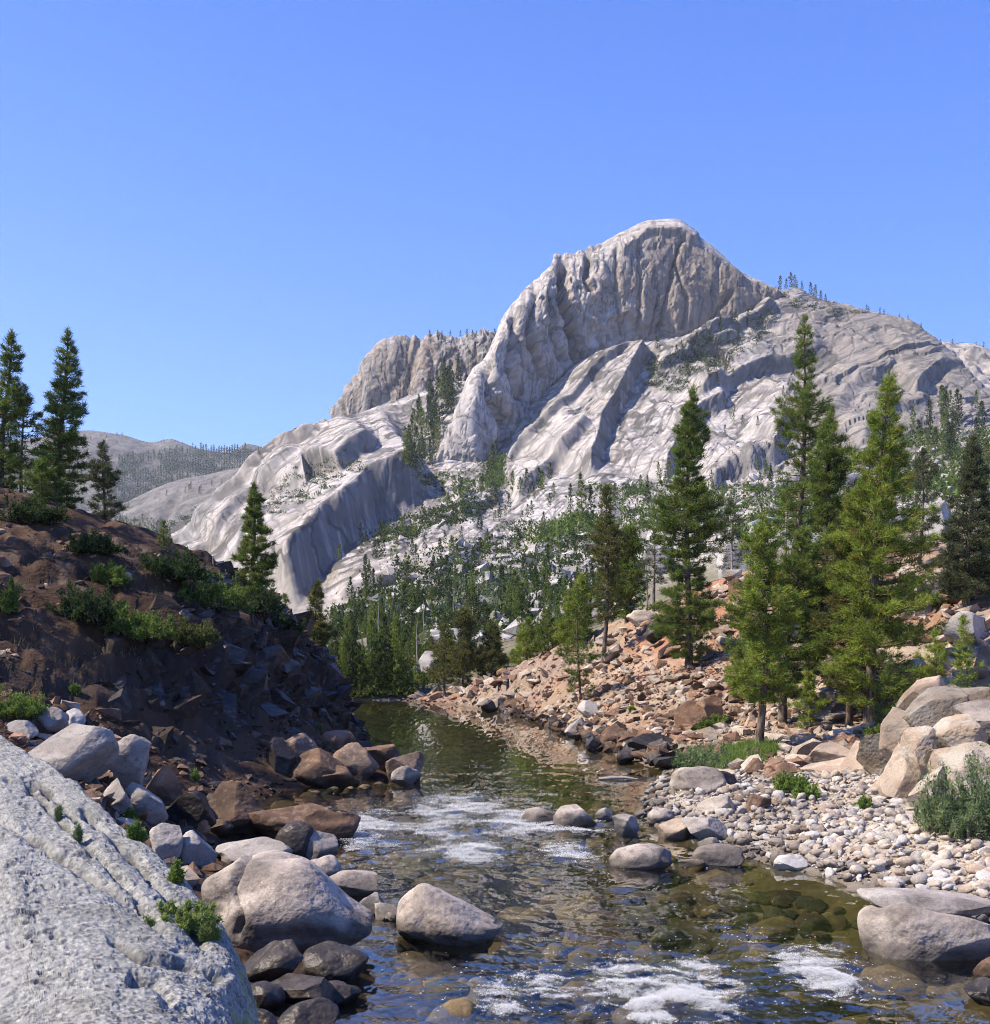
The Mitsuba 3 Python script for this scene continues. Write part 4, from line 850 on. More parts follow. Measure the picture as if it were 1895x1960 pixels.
# ------------------------------------------------------------------ cobbles, talus, rubble: the largest one by one, the rest as loose ground cover
ROUND = [rock_mesh(900 + i, cuts=1 + i % 3, sub=2 if i < 3 else 1, rough=.05) for i in range(10)]
ANGLE = [angular_mesh(920 + i, 10 + i % 6) for i in range(12)]
ROUND_S = [rock_mesh(940 + i, cuts=2, sub=1, rough=.04) for i in range(6)]

def rand_rot(r, tilt=0.6):
    return rot_z(r.uniform(0, 2 * math.pi)) @ rot_x(r.normal(0, tilt)) @ rot_y(r.normal(0, tilt))

def mat4(R3, s, p):
    m = np.eye(4); m[:3, :3] = R3 @ np.diag(s); m[:3, 3] = p
    return m

def merged(variants, mats, rng):
    V, Fc, n = [], [], 0
    for m in mats:
        v, f = variants[rng.integers(len(variants))]
        V.append(v @ m[:3, :3].T + m[:3, 3]); Fc.append(f + n); n += len(v)
    return np.vstack(V), np.vstack(Fc)

def in_poly(px, py, poly):
    poly = np.array(poly, float); inside = np.zeros(px.shape, bool); j = len(poly) - 1
    for i in range(len(poly)):
        c = ((poly[i, 1] > py) != (poly[j, 1] > py)) & (px < (poly[j, 0] - poly[i, 0]) * (py - poly[i, 1]) / (poly[j, 1] - poly[i, 1] + 1e-9) + poly[i, 0])
        inside ^= c; j = i
    return inside

SIGHT_MASK = [(b[0], b[1]) for b in []]
def scatter(rng, poly, n, size_lo, size_hi, power=2.5):
    """stones lying on the bank inside a surveyed outline: (positions, sizes), largest seen first; spread evenly over the ground"""
    poly_a = np.array(poly, float)
    out = []
    gq, gr_ = survey(G)
    ok = in_poly(gq, gr_, poly) & (G[..., 2] > -0.14)
    cell = np.gradient(gx, axis=1) * np.gradient(gd, axis=0)
    w = np.where(ok, np.abs(cell) / gd ** 1.15, 0).ravel(); w /= w.sum()
    idx = rng.choice(w.size, n, p=w)
    jx, jd = rng.uniform(-.5, .5, n), rng.uniform(-.5, .5, n)
    px = gp.ravel()[idx] + jx * (g_px[1] - g_px[0]); d = gd.ravel()[idx] * (1 + jd * (g_d[1] / g_d[0] - 1))
    x = (px - CX) / F * d
    z = gz_at(x, d)
    s = size_lo * (size_hi / size_lo) ** (rng.random(n) ** power)
    seen = s / d
    o = np.argsort(-seen)
    return np.stack([x, d, z], 1)[o], s[o]

TONE = {'rock_cream': 'cream', 'rock_white': 'white', 'rock_tan': 'tan', 'rock_pale': 'pale grey', 'rock_orange': 'rust orange', 'rock_brown': 'brown', 'rock_dark': 'black', 'rock_grey': 'grey'}
NAMED = [((1450, 1450), 'near the slender pine'), ((1340, 1490), 'near the rounded brown-grey boulder'), ((1360, 1585), 'round the largest pale boulder of the river edge'), ((1500, 1640), 'at the downstream water edge'), ((1530, 1530), 'round the bright green plants'), ((1620, 1575), 'below the outcrop'), ((1700, 1660), 'left of the willow bush'), ((1800, 1730), 'behind the undercut boulder'),
         ((1660, 1410), 'under the tallest bright pine'), ((1530, 1400), 'under the pine clump'), ((1340, 1360), 'round the rust red jagged rocks'), ((1310, 1290), 'below the lone narrow pine'), ((1200, 1330), 'in the middle of the open talus'), ((1100, 1350), 'below the sparse little pine'), ((1250, 1430), 'by the shallows upstream of the grass'), ((1160, 1250), 'round the bare-trunked crest pine'), ((1850, 1180), 'by the right edge pine'), ((1750, 1250), 'right of the tallest bright pine'), ((880, 1310), 'at the far tip of the shore'), ((1010, 1330), 'on the far shore'),
         ((120, 1430), 'round the large pale angular boulder'), ((310, 1500), 'round the rust orange block'), ((480, 1560), 'by the tilted layered rock'), ((700, 1450), 'on the rocky point'), ((400, 1640), 'above the cracked boulder'), ((450, 1430), 'on the bench under the dark cliff'), ((40, 1330), 'by the yellow-green bush'), ((110, 1080), 'below the largest dark pine'), ((330, 1140), 'by the junipers of the skyline'), ((520, 1190), 'at the foot of the lone hill pine'), ((180, 1230), 'in the middle of the hillside'), ((240, 1350), 'at the foot of the hillside')]
def zone(p):
    x, y = survey(np.asarray(p, float))
    return ' ' + min(NAMED, key=lambda n: math.hypot(n[0][0] - x, 1.5 * (n[0][1] - y)))[1]
def lay(rng, poly, n_big, n_small, lo, hi, variants, mats, name, label, cat, group, stuff_name, stuff_label, flat=0.65, tilt=0.35, smooth=30, small_variants=None, power=2.5, stuff_mats=None, embed=0.15):
    P, s = scatter(rng, poly, n_big + n_small, lo, hi, power)
    files = [mikit.ply(v, None, smooth) for v in variants]
    ms = []
    for i in range(len(P)):
        k = s[i] * np.array([rng.uniform(.8, 1.3), rng.uniform(.7, 1.1), rng.uniform(.75, 1.15) * flat]) / 2
        ms.append(mat4(rand_rot(rng, tilt), k, P[i] + [0, 0, k[2] * (1 - 2 * embed)]))
    for i in range(n_big):
        m = mats[rng.integers(len(mats))]
        big = 'large' if i < n_big * 0.12 else 'small' if i > n_big * 0.6 else 'mid-sized'
        tone = TONE[m]
        put(name, {**files[rng.integers(len(files))], 'bsdf': {'type': 'ref', 'id': m}, 'to_world': T(ms[i].tolist())}, label.format(big, tone) + zone(P[i]), cat, group.format(big, tone) + zone(P[i]))
    sv = small_variants or variants
    groups = stuff_mats or mats[:2]
    pick = rng.integers(0, len(groups), n_small)
    base = key_of(stuff_name)
    tag(base, stuff_label, 'stones', kind='stuff')
    for g, m in enumerate(groups):
        sel = [ms[n_big + i] for i in range(n_small) if pick[i] == g]
        if sel:
            scene[f'{base}__{g + 1:03d}'] = mikit.ply(merged(sv, sel, rng), m, smooth)

rng = np.random.default_rng(21)
BAR = [(1225, 1585), (1235, 1520), (1275, 1478), (1330, 1470), (1400, 1490), (1440, 1462), (1560, 1445), (1640, 1440), (1700, 1500), (1740, 1580), (1790, 1600), (1960, 1640), (1960, 1800), (1900, 1775), (1720, 1715), (1640, 1690), (1500, 1660), (1420, 1640), (1330, 1605)]
lay(rng, BAR, 300, 6500, 0.04, 0.36, ROUND, ['rock_cream', 'rock_cream', 'rock_white', 'rock_tan', 'rock_pale'], 'cobble', '{0} {1} cobble on the bar', 'stone', '{0} {1} cobbles on the right-hand bar',
    'pebbles', 'small pale pebbles filling the bar between the cobbles', flat=.62, small_variants=ROUND_S[:3] + ANGLE[:6], stuff_mats=['rock_cream', 'rock_white', 'rock_tan', 'rock_pale'], smooth=True, power=2.6)
TALUS = [(1040, 1395), (1000, 1350), (1090, 1330), (1150, 1290), (1230, 1260), (1290, 1280), (1380, 1230), (1420, 1250), (1470, 1330), (1560, 1390), (1620, 1400), (1700, 1390), (1600, 1470), (1480, 1500), (1400, 1470), (1290, 1460), (1200, 1440), (1120, 1415)]
lay(rng, TALUS, 300, 5200, 0.11, 0.75, ANGLE, ['rock_tan', 'rock_tan', 'rock_orange', 'rock_cream', 'rock_brown'], 'talus_stone', '{0} {1} angular talus stone', 'stone', '{0} {1} talus stones on the right bank',
    'talus', 'small angular tan rubble between the talus stones', flat=.55, smooth=False, stuff_mats=['rock_tan', 'rock_orange', 'rock_cream', 'rock_brown'], power=3.0)
FAR_SHORE = [(770, 1342), (830, 1302), (960, 1280), (1060, 1255), (1200, 1205), (1290, 1170), (1400, 1110), (1800, 1080), (1900, 1080), (1900, 1290), (1800, 1330), (1700, 1380), (1560, 1385), (1420, 1250), (1230, 1260), (1090, 1330), (1000, 1350), (900, 1350)]
lay(rng, FAR_SHORE, 160, 5200, 0.18, 1.5, ANGLE, ['rock_tan', 'rock_tan', 'rock_orange', 'rock_cream'], 'slope_rock', '{0} {1} angular slope rock', 'stone', '{0} {1} rocks on the rusty slope under the pines',
    'slope_rubble', 'broken stone scattered on the rusty slope', flat=.5, smooth=False, stuff_mats=['rock_tan', 'rock_orange', 'rock_tan', 'rock_cream'], power=3.2)
SHORE_R = [(900, 1345), (1030, 1385), (1130, 1428), (1200, 1448), (1290, 1476), (1300, 1440), (1200, 1405), (1120, 1395), (1060, 1375), (980, 1345)]
lay(rng, SHORE_R, 60, 700, 0.14, 1.0, ANGLE, ['rock_dark', 'rock_brown', 'rock_brown'], 'shore_stone', '{0} {1} angular shore stone', 'stone', '{0} {1} stones along the rusty shore',
    'shore_rubble', 'dark rubble at the foot of the rusty shore', flat=.6, smooth=False, power=2.0)
NOSE = [(640, 1370), (705, 1372), (726, 1425), (700, 1446), (655, 1430)]
lay(rng, NOSE, 12, 160, 0.15, 0.9, ANGLE, ['rock_brown', 'rock_dark'], 'nose_rock', '{0} {1} angular rock at the end of the dark cliff', 'stone', '{0} {1} rocks at the end of the dark cliff', 'nose_rubble', 'dark rubble at the water edge below the end of the cliff', flat=.7, smooth=False, power=2.0)
LEFT_B = [(-40, 1300), (120, 1350), (260, 1400), (420, 1400), (560, 1400), (720, 1400), (720, 1440), (600, 1500), (500, 1560), (420, 1600), (420, 1690), (330, 1680), (220, 1560), (120, 1480), (0, 1410), (-40, 1400)]
lay(rng, LEFT_B, 70, 1700, 0.06, 0.55, ANGLE, ['rock_brown', 'rock_brown', 'rock_brown', 'rock_dark', 'rock_dark', 'rock_orange', 'rock_grey'], 'bank_rock', '{0} {1} angular bank rock', 'stone', '{0} {1} rocks jumbled along the left bank',
    'bank_rubble', 'brown and grey rubble between the rocks of the left bank', flat=.5, embed=.42, smooth=False, stuff_mats=['rock_brown', 'rock_brown', 'rock_dark', 'rock_brown'], power=2.8)
HIDDEN = [(-300, 1400), (60, 1395), (250, 1540), (420, 1700), (440, 2000), (-100, 2000)]
lay(rng, HIDDEN, 0, 700, 0.08, 0.6, ANGLE, ['rock_brown'], 'bank_rock', '', 'stone', '', 'bank_rubble', 'brown rubble on the bank behind the big slab', flat=.5, embed=.4, smooth=False, stuff_mats=['rock_brown', 'rock_brown', 'rock_tan'], power=2.4)
HILL_L = [(-40, 940), (60, 990), (200, 1030), (330, 1070), (470, 1140), (560, 1180), (600, 1300), (700, 1390), (420, 1390), (260, 1400), (120, 1350), (-40, 1300)]
lay(rng, HILL_L, 110, 2200, 0.08, 0.7, ANGLE, ['rock_brown', 'rock_brown', 'rock_tan', 'rock_dark'], 'hill_rock', '{0} {1} angular hill rock', 'stone', '{0} {1} rocks on the dark red hillside',
    'hill_rubble', 'brown stones littering the dark red hillside', flat=.5, embed=.35, smooth=False, stuff_mats=['rock_brown', 'rock_brown', 'rock_tan'], power=2.8)
# bedrock of the dark cliff: jointed blocks standing out of the face
gq, gr_ = survey(G)
w = (steep * np.abs(np.gradient(gx, axis=1) * np.gradient(gd, axis=0)) * (gr_ < 1440) * (gq > 200)).ravel(); w /= w.sum()
idx = rng.choice(w.size, 1500, p=w); ms = []
for q in G.reshape(-1, 3)[idx]:
    s = .3 * (6.5 ** (rng.random() ** 1.5)) / 2
    ms.append(mat4(rot_z(rng.normal(-.3, .35)) @ rot_x(rng.normal(.1, .2)) @ rot_y(rng.normal(0.15, .2)), s * np.array([rng.uniform(.5, .9), rng.uniform(.8, 1.6), rng.uniform(.5, 1.1)]), q - [s * .62, -.1 * s, s * .1]))
base = key_of('cliff_rock'); tag(base, 'dark jointed bedrock of the shaded cliff on the left bank', 'rock', kind='stuff')
for g, m in enumerate(['rock_dark', 'rock_cliff']):
    scene[f'{base}__{g + 1:03d}'] = mikit.ply(merged(ANGLE, ms[g::2], rng), m, False)
# stones on the river bed, seen through the water
P = np.stack([rng.uniform(-6, 7.5, 2600), rng.uniform(9, 40, 2600)], 1); z = gz_at(P[:, 0], P[:, 1]); P, z = P[z < -.12], z[z < -.12]
ms = []
for (x, y), zz in zip(P, z):
    s = .18 * (5.0 ** (rng.random() ** 2.2))
    k = s * np.array([rng.uniform(.8, 1.3), rng.uniform(.7, 1.1), rng.uniform(.4, .7)]) / 2
    ms.append(mat4(rand_rot(rng, .3), k, [x, y, min(zz + k[2] * .5, -0.04 - k[2])]))
base = key_of('bed_stones'); tag(base, 'brown and amber stones on the river bed under the water', 'stones', kind='stuff')
pick = rng.integers(0, 3, len(ms))
for g, m in enumerate(['bed_amber', 'bed_brown', 'bed_olive']):
    scene[f'{base}__{g + 1:03d}'] = mikit.ply(merged(ROUND_S, [ms[i] for i in range(len(ms)) if pick[i] == g], rng), m, True)

# ------------------------------------------------------------------ the fractured outcrop at right: one thing, its jointed blocks are parts
oc = key_of('outcrop'); tag(oc, 'cracked pale granite outcrop of jointed blocks behind the cobble bar at right', 'rock')
BLOCKS = [  # (x0, top, x1, foot, distance, material)
    ((1560, 1460, 1672, 1530), 30.0, 'rock_tan'), ((1620, 1430, 1700, 1500), 29.5, 'rock_tan'), ((1560, 1425, 1625, 1480), 31.5, 'rock_tan'), ((1655, 1402, 1740, 1500), 28.5, 'rock_outcrop'), ((1690, 1370, 1760, 1470), 28.0, 'rock_tan'), ((1738, 1330, 1850, 1440), 27.5, 'rock_outcrop'),
    ((1690, 1440, 1760, 1560), 26.0, 'rock_tan'), ((1745, 1405, 1812, 1500), 25.6, 'rock_outcrop'), ((1800, 1380, 1880, 1470), 25.4, 'rock_outcrop'), ((1850, 1350, 1960, 1460), 26.0, 'rock_grey'), ((1822, 1440, 1970, 1600), 23.6, 'rock_outcrop'), ((1745, 1480, 1830, 1580), 24.2, 'rock_outcrop'),
    ((1690, 1540, 1760, 1600), 24.6, 'rock_outcrop'), ((1650, 1490, 1710, 1570), 26.5, 'rock_outcrop'), ((1755, 1560, 1850, 1640), 22.8, 'rock_tan'), ((1700, 1585, 1770, 1640), 23.0, 'rock_tan'), ((1830, 1580, 1960, 1680), 21.6, 'rock_outcrop'), ((1730, 1310, 1800, 1370), 30.0, 'rock_tan'), ((1790, 1320, 1900, 1400), 29.0, 'rock_outcrop'), ((1880, 1330, 1990, 1420), 28.0, 'rock_outcrop'),
    ((1640, 1555, 1700, 1590), 25.0, 'rock_outcrop'), ((1500, 1450, 1570, 1490), 33.0, 'rock_tan'), ((1520, 1418, 1580, 1452), 35.0, 'rock_outcrop')]
for i, ((x0, y0, x1, y1), d, m) in enumerate(BLOCKS):
    v, f = rock_mesh(960 + i, cuts=16, sub=4 if x1 - x0 > 85 else 3, rough=.045, freq=3.0, cut_lo=.36, cut_hi=.6)
    w, hh = (x1 - x0) / F * d * 1.34, (y1 - y0) / F * d * 1.34
    v = v * np.array([w / 2, w * .55, hh / 2])
    v = v @ rot_y(rng.normal(0, .12)).T + W((x0 + x1) / 2, (y0 + y1) / 2, d + w * .4)
    part(oc, 'block', mikit.ply((v, f), m, 26))
for i, (b, m, lab) in enumerate([((1795, 1170, 1905, 1240), 'rock_white', 'pale rounded rock on the slope under the right edge pine'), ((1730, 1150, 1790, 1185), 'rock_cream', 'pale ledge on the slope right of the tallest bright pine'), ((1860, 1225, 1960, 1290), 'rock_tan', 'tan rock at the right edge above the outcrop'),
                                 ((1235, 1185, 1290, 1225), 'rock_dark', 'dark rock on the crest left of the slender pine'), ((1200, 1168, 1262, 1200), 'rock_cream', 'cream ledge on the crest under the thin-trunked pine'), ((1395, 1105, 1450, 1160), 'rock_orange', 'rusty crag on the crest behind the pine clump'), ((812, 1288, 850, 1320), 'rock_cream', 'cream boulder at the tip of the far right shore'), ((850, 1280, 900, 1302), 'rock_tan', 'tan ledge at the tip of the far right shore')]):
    boulder(b, m, lab, seed=140 + i, cuts=6, rough=.06, z=.1)

# ------------------------------------------------------------------ trees and plants
def tube(pts, rad, sides=7):
    pts = np.asarray(pts, float); rad = np.asarray(rad, float)
    t = np.gradient(pts, axis=0); t /= np.linalg.norm(t, axis=1, keepdims=True) + 1e-9
    a = np.cross(t, np.where(np.abs(t[:, 2:]) < .9, [0, 0, 1.0], [1.0, 0, 0])); a /= np.linalg.norm(a, axis=1, keepdims=True) + 1e-9
    b = np.cross(t, a); an = np.arange(sides) * 2 * np.pi / sides
    v = pts[:, None] + rad[:, None, None] * (np.cos(an)[None, :, None] * a[:, None] + np.sin(an)[None, :, None] * b[:, None])
    i, j = np.meshgrid(np.arange(len(pts) - 1), np.arange(sides), indexing='ij')
    q = np.stack([i * sides + j, i * sides + (j + 1) % sides, (i + 1) * sides + (j + 1) % sides, (i + 1) * sides + j], -1).reshape(-1, 4)
    return v.reshape(-1, 3), np.vstack([q[:, [0, 1, 2]], q[:, [0, 2, 3]]])

def join(meshes):
    V, Fc, n = [], [], 0
    for v, f in meshes:
        V.append(v); Fc.append(f + n); n += len(v)
    return np.vstack(V), np.vstack(Fc)

def blades(rng, base, axis, length, width, spread, n):
    """n needles per tuft: thin triangles fanning about the tuft's axis"""
    m = len(base)
    base = np.repeat(base, n, 0); axis = np.repeat(axis, n, 0); length = np.repeat(length, n)
    d = axis + rng.normal(size=(m * n, 3)) * spread
    d /= np.linalg.norm(d, axis=1, keepdims=True) + 1e-9
    s = np.cross(d, rng.normal(size=(m * n, 3))); s /= np.linalg.norm(s, axis=1, keepdims=True) + 1e-9
    L = length * rng.uniform(.65, 1.2, m * n); w = width * rng.uniform(.7, 1.3, m * n)
    off = rng.normal(size=(m * n, 3)) * (length * .22)[:, None]
    b0 = base + off
    v = np.stack([b0 - s * w[:, None] / 2, b0 + s * w[:, None] / 2, b0 + d * L[:, None]], 1)
    return v.reshape(-1, 3), np.arange(m * n * 3).reshape(-1, 3)

GREENS = {'bright': ((0.33, 0.41, 0.075), (0.16, 0.23, 0.048), (0.30, 0.25, 0.075)), 'mid': ((0.21, 0.285, 0.065), (0.105, 0.16, 0.042), (0.2, 0.17, 0.06)),
          'dark': ((0.085, 0.125, 0.045), (0.042, 0.068, 0.03), (0.12, 0.125, 0.05)), 'grey': ((0.13, 0.155, 0.08), (0.075, 0.098, 0.05), (0.18, 0.165, 0.10)), 'olive': ((0.18, 0.195, 0.06), (0.10, 0.115, 0.042), (0.27, 0.2, 0.075))}

def pine(seed, H, R, base=0.08, bare=0.0, dens=1.0, lean=0.0, prof='cone', green='mid', tuft=0.26, blade_w=0.028, nb=9, gap=0.0, step=None, up=0.35, trunk_r=None, lopsided=0.0, limbs=True):
    """(trunk, limbs, crown vertices, faces, colours) of a conifer H metres high standing at the origin"""
    r = np.random.default_rng(seed)
    tr = trunk_r or H * 0.013 + .03
    zs = np.linspace(-0.4, H, 14)
    bend = np.stack([lean * zs + .012 * H * np.sin(zs / H * 5 + r.uniform(0, 6)), .01 * H * np.sin(zs / H * 4 + r.uniform(0, 6)), zs], 1)
    bx = PchipInterpolator(zs, bend, axis=0)
    trunk = tube(bend, tr * np.clip(1 - zs / H, 0.03, 1.05) ** .85 + (0.25 * tr) * np.exp(-(zs + .4) / (.04 * H)), 8)
    step = step or max(.28, H * .026)
    z = H * base; limbs_m, TB, TA, TL, TC = [], [], [], [], []
    while z < H * .985:
        t = (z / H - base) / (1 - base)
        if prof == 'cone': rr = (1 - t) ** .8 * (0.62 + .38 * min(1, t / .18))
        elif prof == 'column': rr = min(1, (1 - t) * 2.2) ** .9 * (0.7 + .3 * min(1, t / .2)) * (.85 + .3 * math.sin(t * 17 + seed))
        else: rr = (1 - t) ** .6 * (0.45 + .55 * min(1, t / .35)) * (.8 + .35 * math.sin(t * 13 + seed))
        rr = max(rr, .06)
        nbr = max(3, int(round((4.5 + 1.5 * rr) * dens)))
        a0 = r.uniform(0, 6.28)
        for k in range(nbr):
            if r.random() < gap: continue
            az = a0 + k * 6.283 / nbr + r.normal(0, .25)
            L = R * rr * r.uniform(.45, 1.2) * (1 + lopsided * math.cos(az))
            if r.random() < .06: L *= 1.3
            p0 = bx(min(z + r.uniform(-.5, .5) * step, H))
            el = up * (t * 1.3 - .35) + r.normal(0, .1)
            d = np.array([math.cos(az) * math.cos(el), math.sin(az) * math.cos(el), math.sin(el)])
            s = np.linspace(0, 1, 5)
            P = p0 + d * (s * L)[:, None] + np.array([0, 0, 1]) * (L * .16 * (s ** 2 - s * .4))[:, None]
            if limbs: limbs_m.append(tube(P, (.10 * tr + .012 * L) * (1 - .85 * s), 3))
            nt = max(2, int(L / tuft * 2.9 * dens))
            u = bare + (1 - bare) * r.uniform(.05, 1, nt) ** .38; u[0] = 1
            side = np.cross(d, [0, 0, 1]); side /= np.linalg.norm(side) + 1e-9
            lat = r.normal(0, .17, nt) * L * (1.15 - u) * 1.3
            pos = np.stack([np.interp(u, s, P[:, i]) for i in range(3)], 1) + side * lat[:, None]
            pos[:, 2] += r.normal(0, .04, nt) * L
            ax_ = d * 0.8 + side * np.sign(lat)[:, None] * .5 + np.array([0, 0, .55])
            TB.append(pos); TA.append(ax_ / np.linalg.norm(ax_, axis=1, keepdims=True)); TL.append(tuft * r.uniform(.7, 1.25, nt)); TC.append(np.full(nt, r.random()))
        z += step * r.uniform(.75, 1.25) * (1.0 - .35 * t)
    nt = 10; top = bx(np.linspace(H * .93, H, nt))
    TB.append(top); TA.append(np.tile([0, 0, 1.0], (nt, 1))); TL.append(np.full(nt, tuft * .8)); TC.append(np.full(nt, .5))
    B, Ax, L, C = np.vstack(TB), np.vstack(TA), np.concatenate(TL), np.concatenate(TC)
    v, f = blades(r, B, Ax, L, blade_w, .55, nb)
    g0, g1, g2 = map(np.array, GREENS[green])
    n = len(B)
    mixv = np.clip(.5 + 1.0 * fb(B / 0.9, 2, seed % 83) + r.normal(0, .18, n), 0, 1)
    c = g1 * (1 - mixv[:, None]) + g0 * mixv[:, None]
    old = (r.random(n) < .09 + .12 * (C > .8))
    c[old] = g2 * r.uniform(.7, 1.2, (old.sum(), 1))
    c = np.repeat(c, nb, 0) * r.uniform(.75, 1.25, (n * nb, 1))
    return trunk, (join(limbs_m) if limbs_m else None), v, f, np.repeat(np.clip(c * .82, .005, .6), 3, 0)

def stand_pine(name, label, at, group=None, cat='tree', **kw):
    trunk, limbs, v, f, c = pine(**kw)
    k = key_of(name); tag(k, label, cat, group)
    M = T().translate([float(x) for x in at])
    part(k, 'trunk', mikit.ply(trunk, 'mat_bark', True, to_world=M))
    if limbs: part(k, 'branches', mikit.ply(limbs, 'mat_bark', False, to_world=M), kind='stuff')
    part(k, 'crown', mikit.ply((v, f), 'mat_leaf', False, color=c, to_world=M))
    return k

def near(top, foot, d, width, name, label, **kw):
    """a tree surveyed by its tip and foot; width of the crown in survey units"""
    x = (foot[0] - CX) / F * d
    z = gz_at(x, d) - .05
    H = HC + (HY - top[1]) / F * d - z
    kw['dens'] = kw.get('dens', 1.0) * 1.32; kw['gap'] = kw.get('gap', 0) * .7 + .06; kw['tuft'] = kw.get('tuft', .26) * .82
    lean = ((top[0] - CX) / F * d - x) / H
    return stand_pine(name, label, (x, d, z), H=H, R=width / 2 / F * d * 1.12, lean=lean, **kw)

# right bank, nearest first
near((1466, 985), (1453, 1442), 38.0, 118, 'lodgepole_pine', 'slender pine with a bare trunk foot standing in the green grass patch', seed=201, base=.24, prof='column', green='bright', dens=1.25, tuft=.26, trunk_r=.16, bare=.1)
near((1697, 712), (1658, 1400), 41.0, 215, 'lodgepole_pine', 'tallest bright green pine with a broad full crown above the outcrop', seed=202, base=.10, prof='cone', green='bright', dens=1.25, tuft=.30, trunk_r=.26, nb=10, lopsided=.15)
near((1628, 940), (1632, 1392), 42.5, 125, 'lodgepole_pine', 'olive companion pine at the left foot of the tallest bright pine', seed=203, base=.16, prof='column', green='olive', dens=1.1, trunk_r=.15)
near((1535, 1010), (1496, 1385), 44.0, 150, 'lodgepole_pine', 'dense dark pine with a black trunk right of the slender pine', seed=204, base=.16, prof='column', green='mid', dens=1.25, trunk_r=.2)
near((1592, 790), (1552, 1388), 46.5, 172, 'lodgepole_pine', 'dense deep green pine in the middle of the right-hand clump', seed=205, base=.13, prof='wild', green='mid', dens=1.3, trunk_r=.22, tuft=.3, lopsided=.2)
near((1545, 603), (1508, 1330), 58.0, 98, 'lodgepole_pine', 'very tall thin pine with a sparse open top rising over the clump', seed=206, base=.30, prof='column', green='mid', dens=1.0, gap=.14, tuft=.34, blade_w=.036, trunk_r=.26)
near((1326, 738), (1312, 1284), 60.0, 112, 'lodgepole_pine', 'tall narrow pine standing alone left of the clump', seed=207, base=.06, prof='column', green='mid', dens=1.25, tuft=.33, blade_w=.036, trunk_r=.22)
near((1164, 930), (1156, 1252), 72.0, 90, 'lodgepole_pine', 'thin pine with a long bare lower trunk on the crest of the right bank', seed=208, base=.26, prof='wild', green='olive', dens=.95, gap=.1, tuft=.36, blade_w=.042, trunk_r=.17)
near((1106, 1130), (1109, 1332), 62.0, 64, 'pine_sapling', 'sparse little pine on the talus just above the far shore', seed=209, base=.12, prof='column', green='mid', dens=.7, gap=.25, tuft=.28, blade_w=.034, trunk_r=.08)
near((1251, 1020), (1253, 1192), 77.0, 60, 'lodgepole_pine', 'thin half-bare pine with a black trunk on the crest between two fuller pines', seed=210, base=.35, prof='column', green='grey', dens=.6, gap=.35, tuft=.36, blade_w=.04, trunk_r=.13)
near((1205, 1005), (1198, 1225), 80.0, 90, 'lodgepole_pine', 'bushy pine on the crest right behind the bare-trunked one', seed=211, base=.08, prof='wild', green='mid', dens=1.1, tuft=.4, blade_w=.045)
near((1112, 1100), (1100, 1255), 84.0, 84, 'lodgepole_pine', 'low broad pine at the left end of the crest', seed=212, base=.05, prof='cone', green='bright', dens=1.1, tuft=.4, blade_w=.045)
near((1862, 830), (1850, 1168), 54.0, 118, 'lodgepole_pine', 'dense grey-green pine near the right edge', seed=213, base=.1, prof='cone', green='grey', dens=1.2, tuft=.32, blade_w=.034, trunk_r=.2)
near((1925, 900), (1915, 1150), 56.0, 100, 'lodgepole_pine', 'pine cut by the right edge of the view', seed=214, base=.1, prof='cone', green='mid', dens=1.1, tuft=.32, blade_w=.034)
near((1768, 860), (1762, 1095), 68.0, 80, 'lodgepole_pine', 'thin dull grey pine behind the tallest bright pine', seed=215, base=.12, prof='column', green='grey', dens=.7, gap=.25, tuft=.38, blade_w=.04)
near((1668, 840), (1655, 1120), 72.0, 80, 'lodgepole_pine', 'half dead brownish pine top between the tall pines', seed=216, base=.2, prof='column', green='olive', dens=.55, gap=.4, tuft=.38, blade_w=.04)
near((1398, 960), (1400, 1100), 80.0, 70, 'lodgepole_pine', 'small pine behind the lone tall narrow one', seed=217, base=.12, prof='column', green='grey', dens=.6, gap=.3, tuft=.4, blade_w=.045)
near((1846, 1180), (1850, 1300), 31.0, 70, 'pine_sapling', 'young light green pine growing above the outcrop', seed=218, base=.05, prof='cone', green='bright', dens=.9, tuft=.2, blade_w=.022, trunk_r=.04)
near((1788, 1205), (1790, 1300), 36.0, 78, 'pine_sapling', 'small bushy pine just right of the tallest bright pine', seed=219, base=.05, prof='wild', green='bright', dens=1.1, tuft=.2, blade_w=.024, trunk_r=.05)
near((1702, 1270), (1704, 1400), 38.0, 84, 'pine_sapling', 'low dark young pine at the foot of the tallest bright pine', seed=220, base=.04, prof='wild', green='mid', dens=1.2, tuft=.22, blade_w=.024, trunk_r=.05)
near((1425, 1190), (1428, 1275), 50.0, 72, 'pine_sapling', 'bushy young pine left of the slender pine', seed=221, base=.04, prof='wild', green='bright', dens=1.1, tuft=.24, blade_w=.026, trunk_r=.05)
near((1548, 1290), (1550, 1392), 42.0, 78, 'pine_sapling', 'low young pine between the trunks of the clump', seed=222, base=.04, prof='wild', green='bright', dens=1.0, tuft=.22, blade_w=.024, trunk_r=.05)
near((888, 1165), (886, 1292), 98.0, 86, 'lodgepole_pine', 'brownish olive pine on the tip of the far right shore', seed=223, base=.08, prof='wild', green='olive', dens=.95, tuft=.42, blade_w=.05)
near((850, 1195), (852, 1300), 100.0, 56, 'lodgepole_pine', 'smaller sparse pine left of the brownish one on the far shore tip', seed=224, base=.12, prof='column', green='olive', dens=.7, gap=.2, tuft=.4, blade_w=.05)
near((940, 1190), (942, 1280), 98.0, 60, 'lodgepole_pine', 'small olive pine right of the brownish one on the far shore tip', seed=225, base=.06, prof='cone', green='olive', dens=1.0, tuft=.42, blade_w=.05)
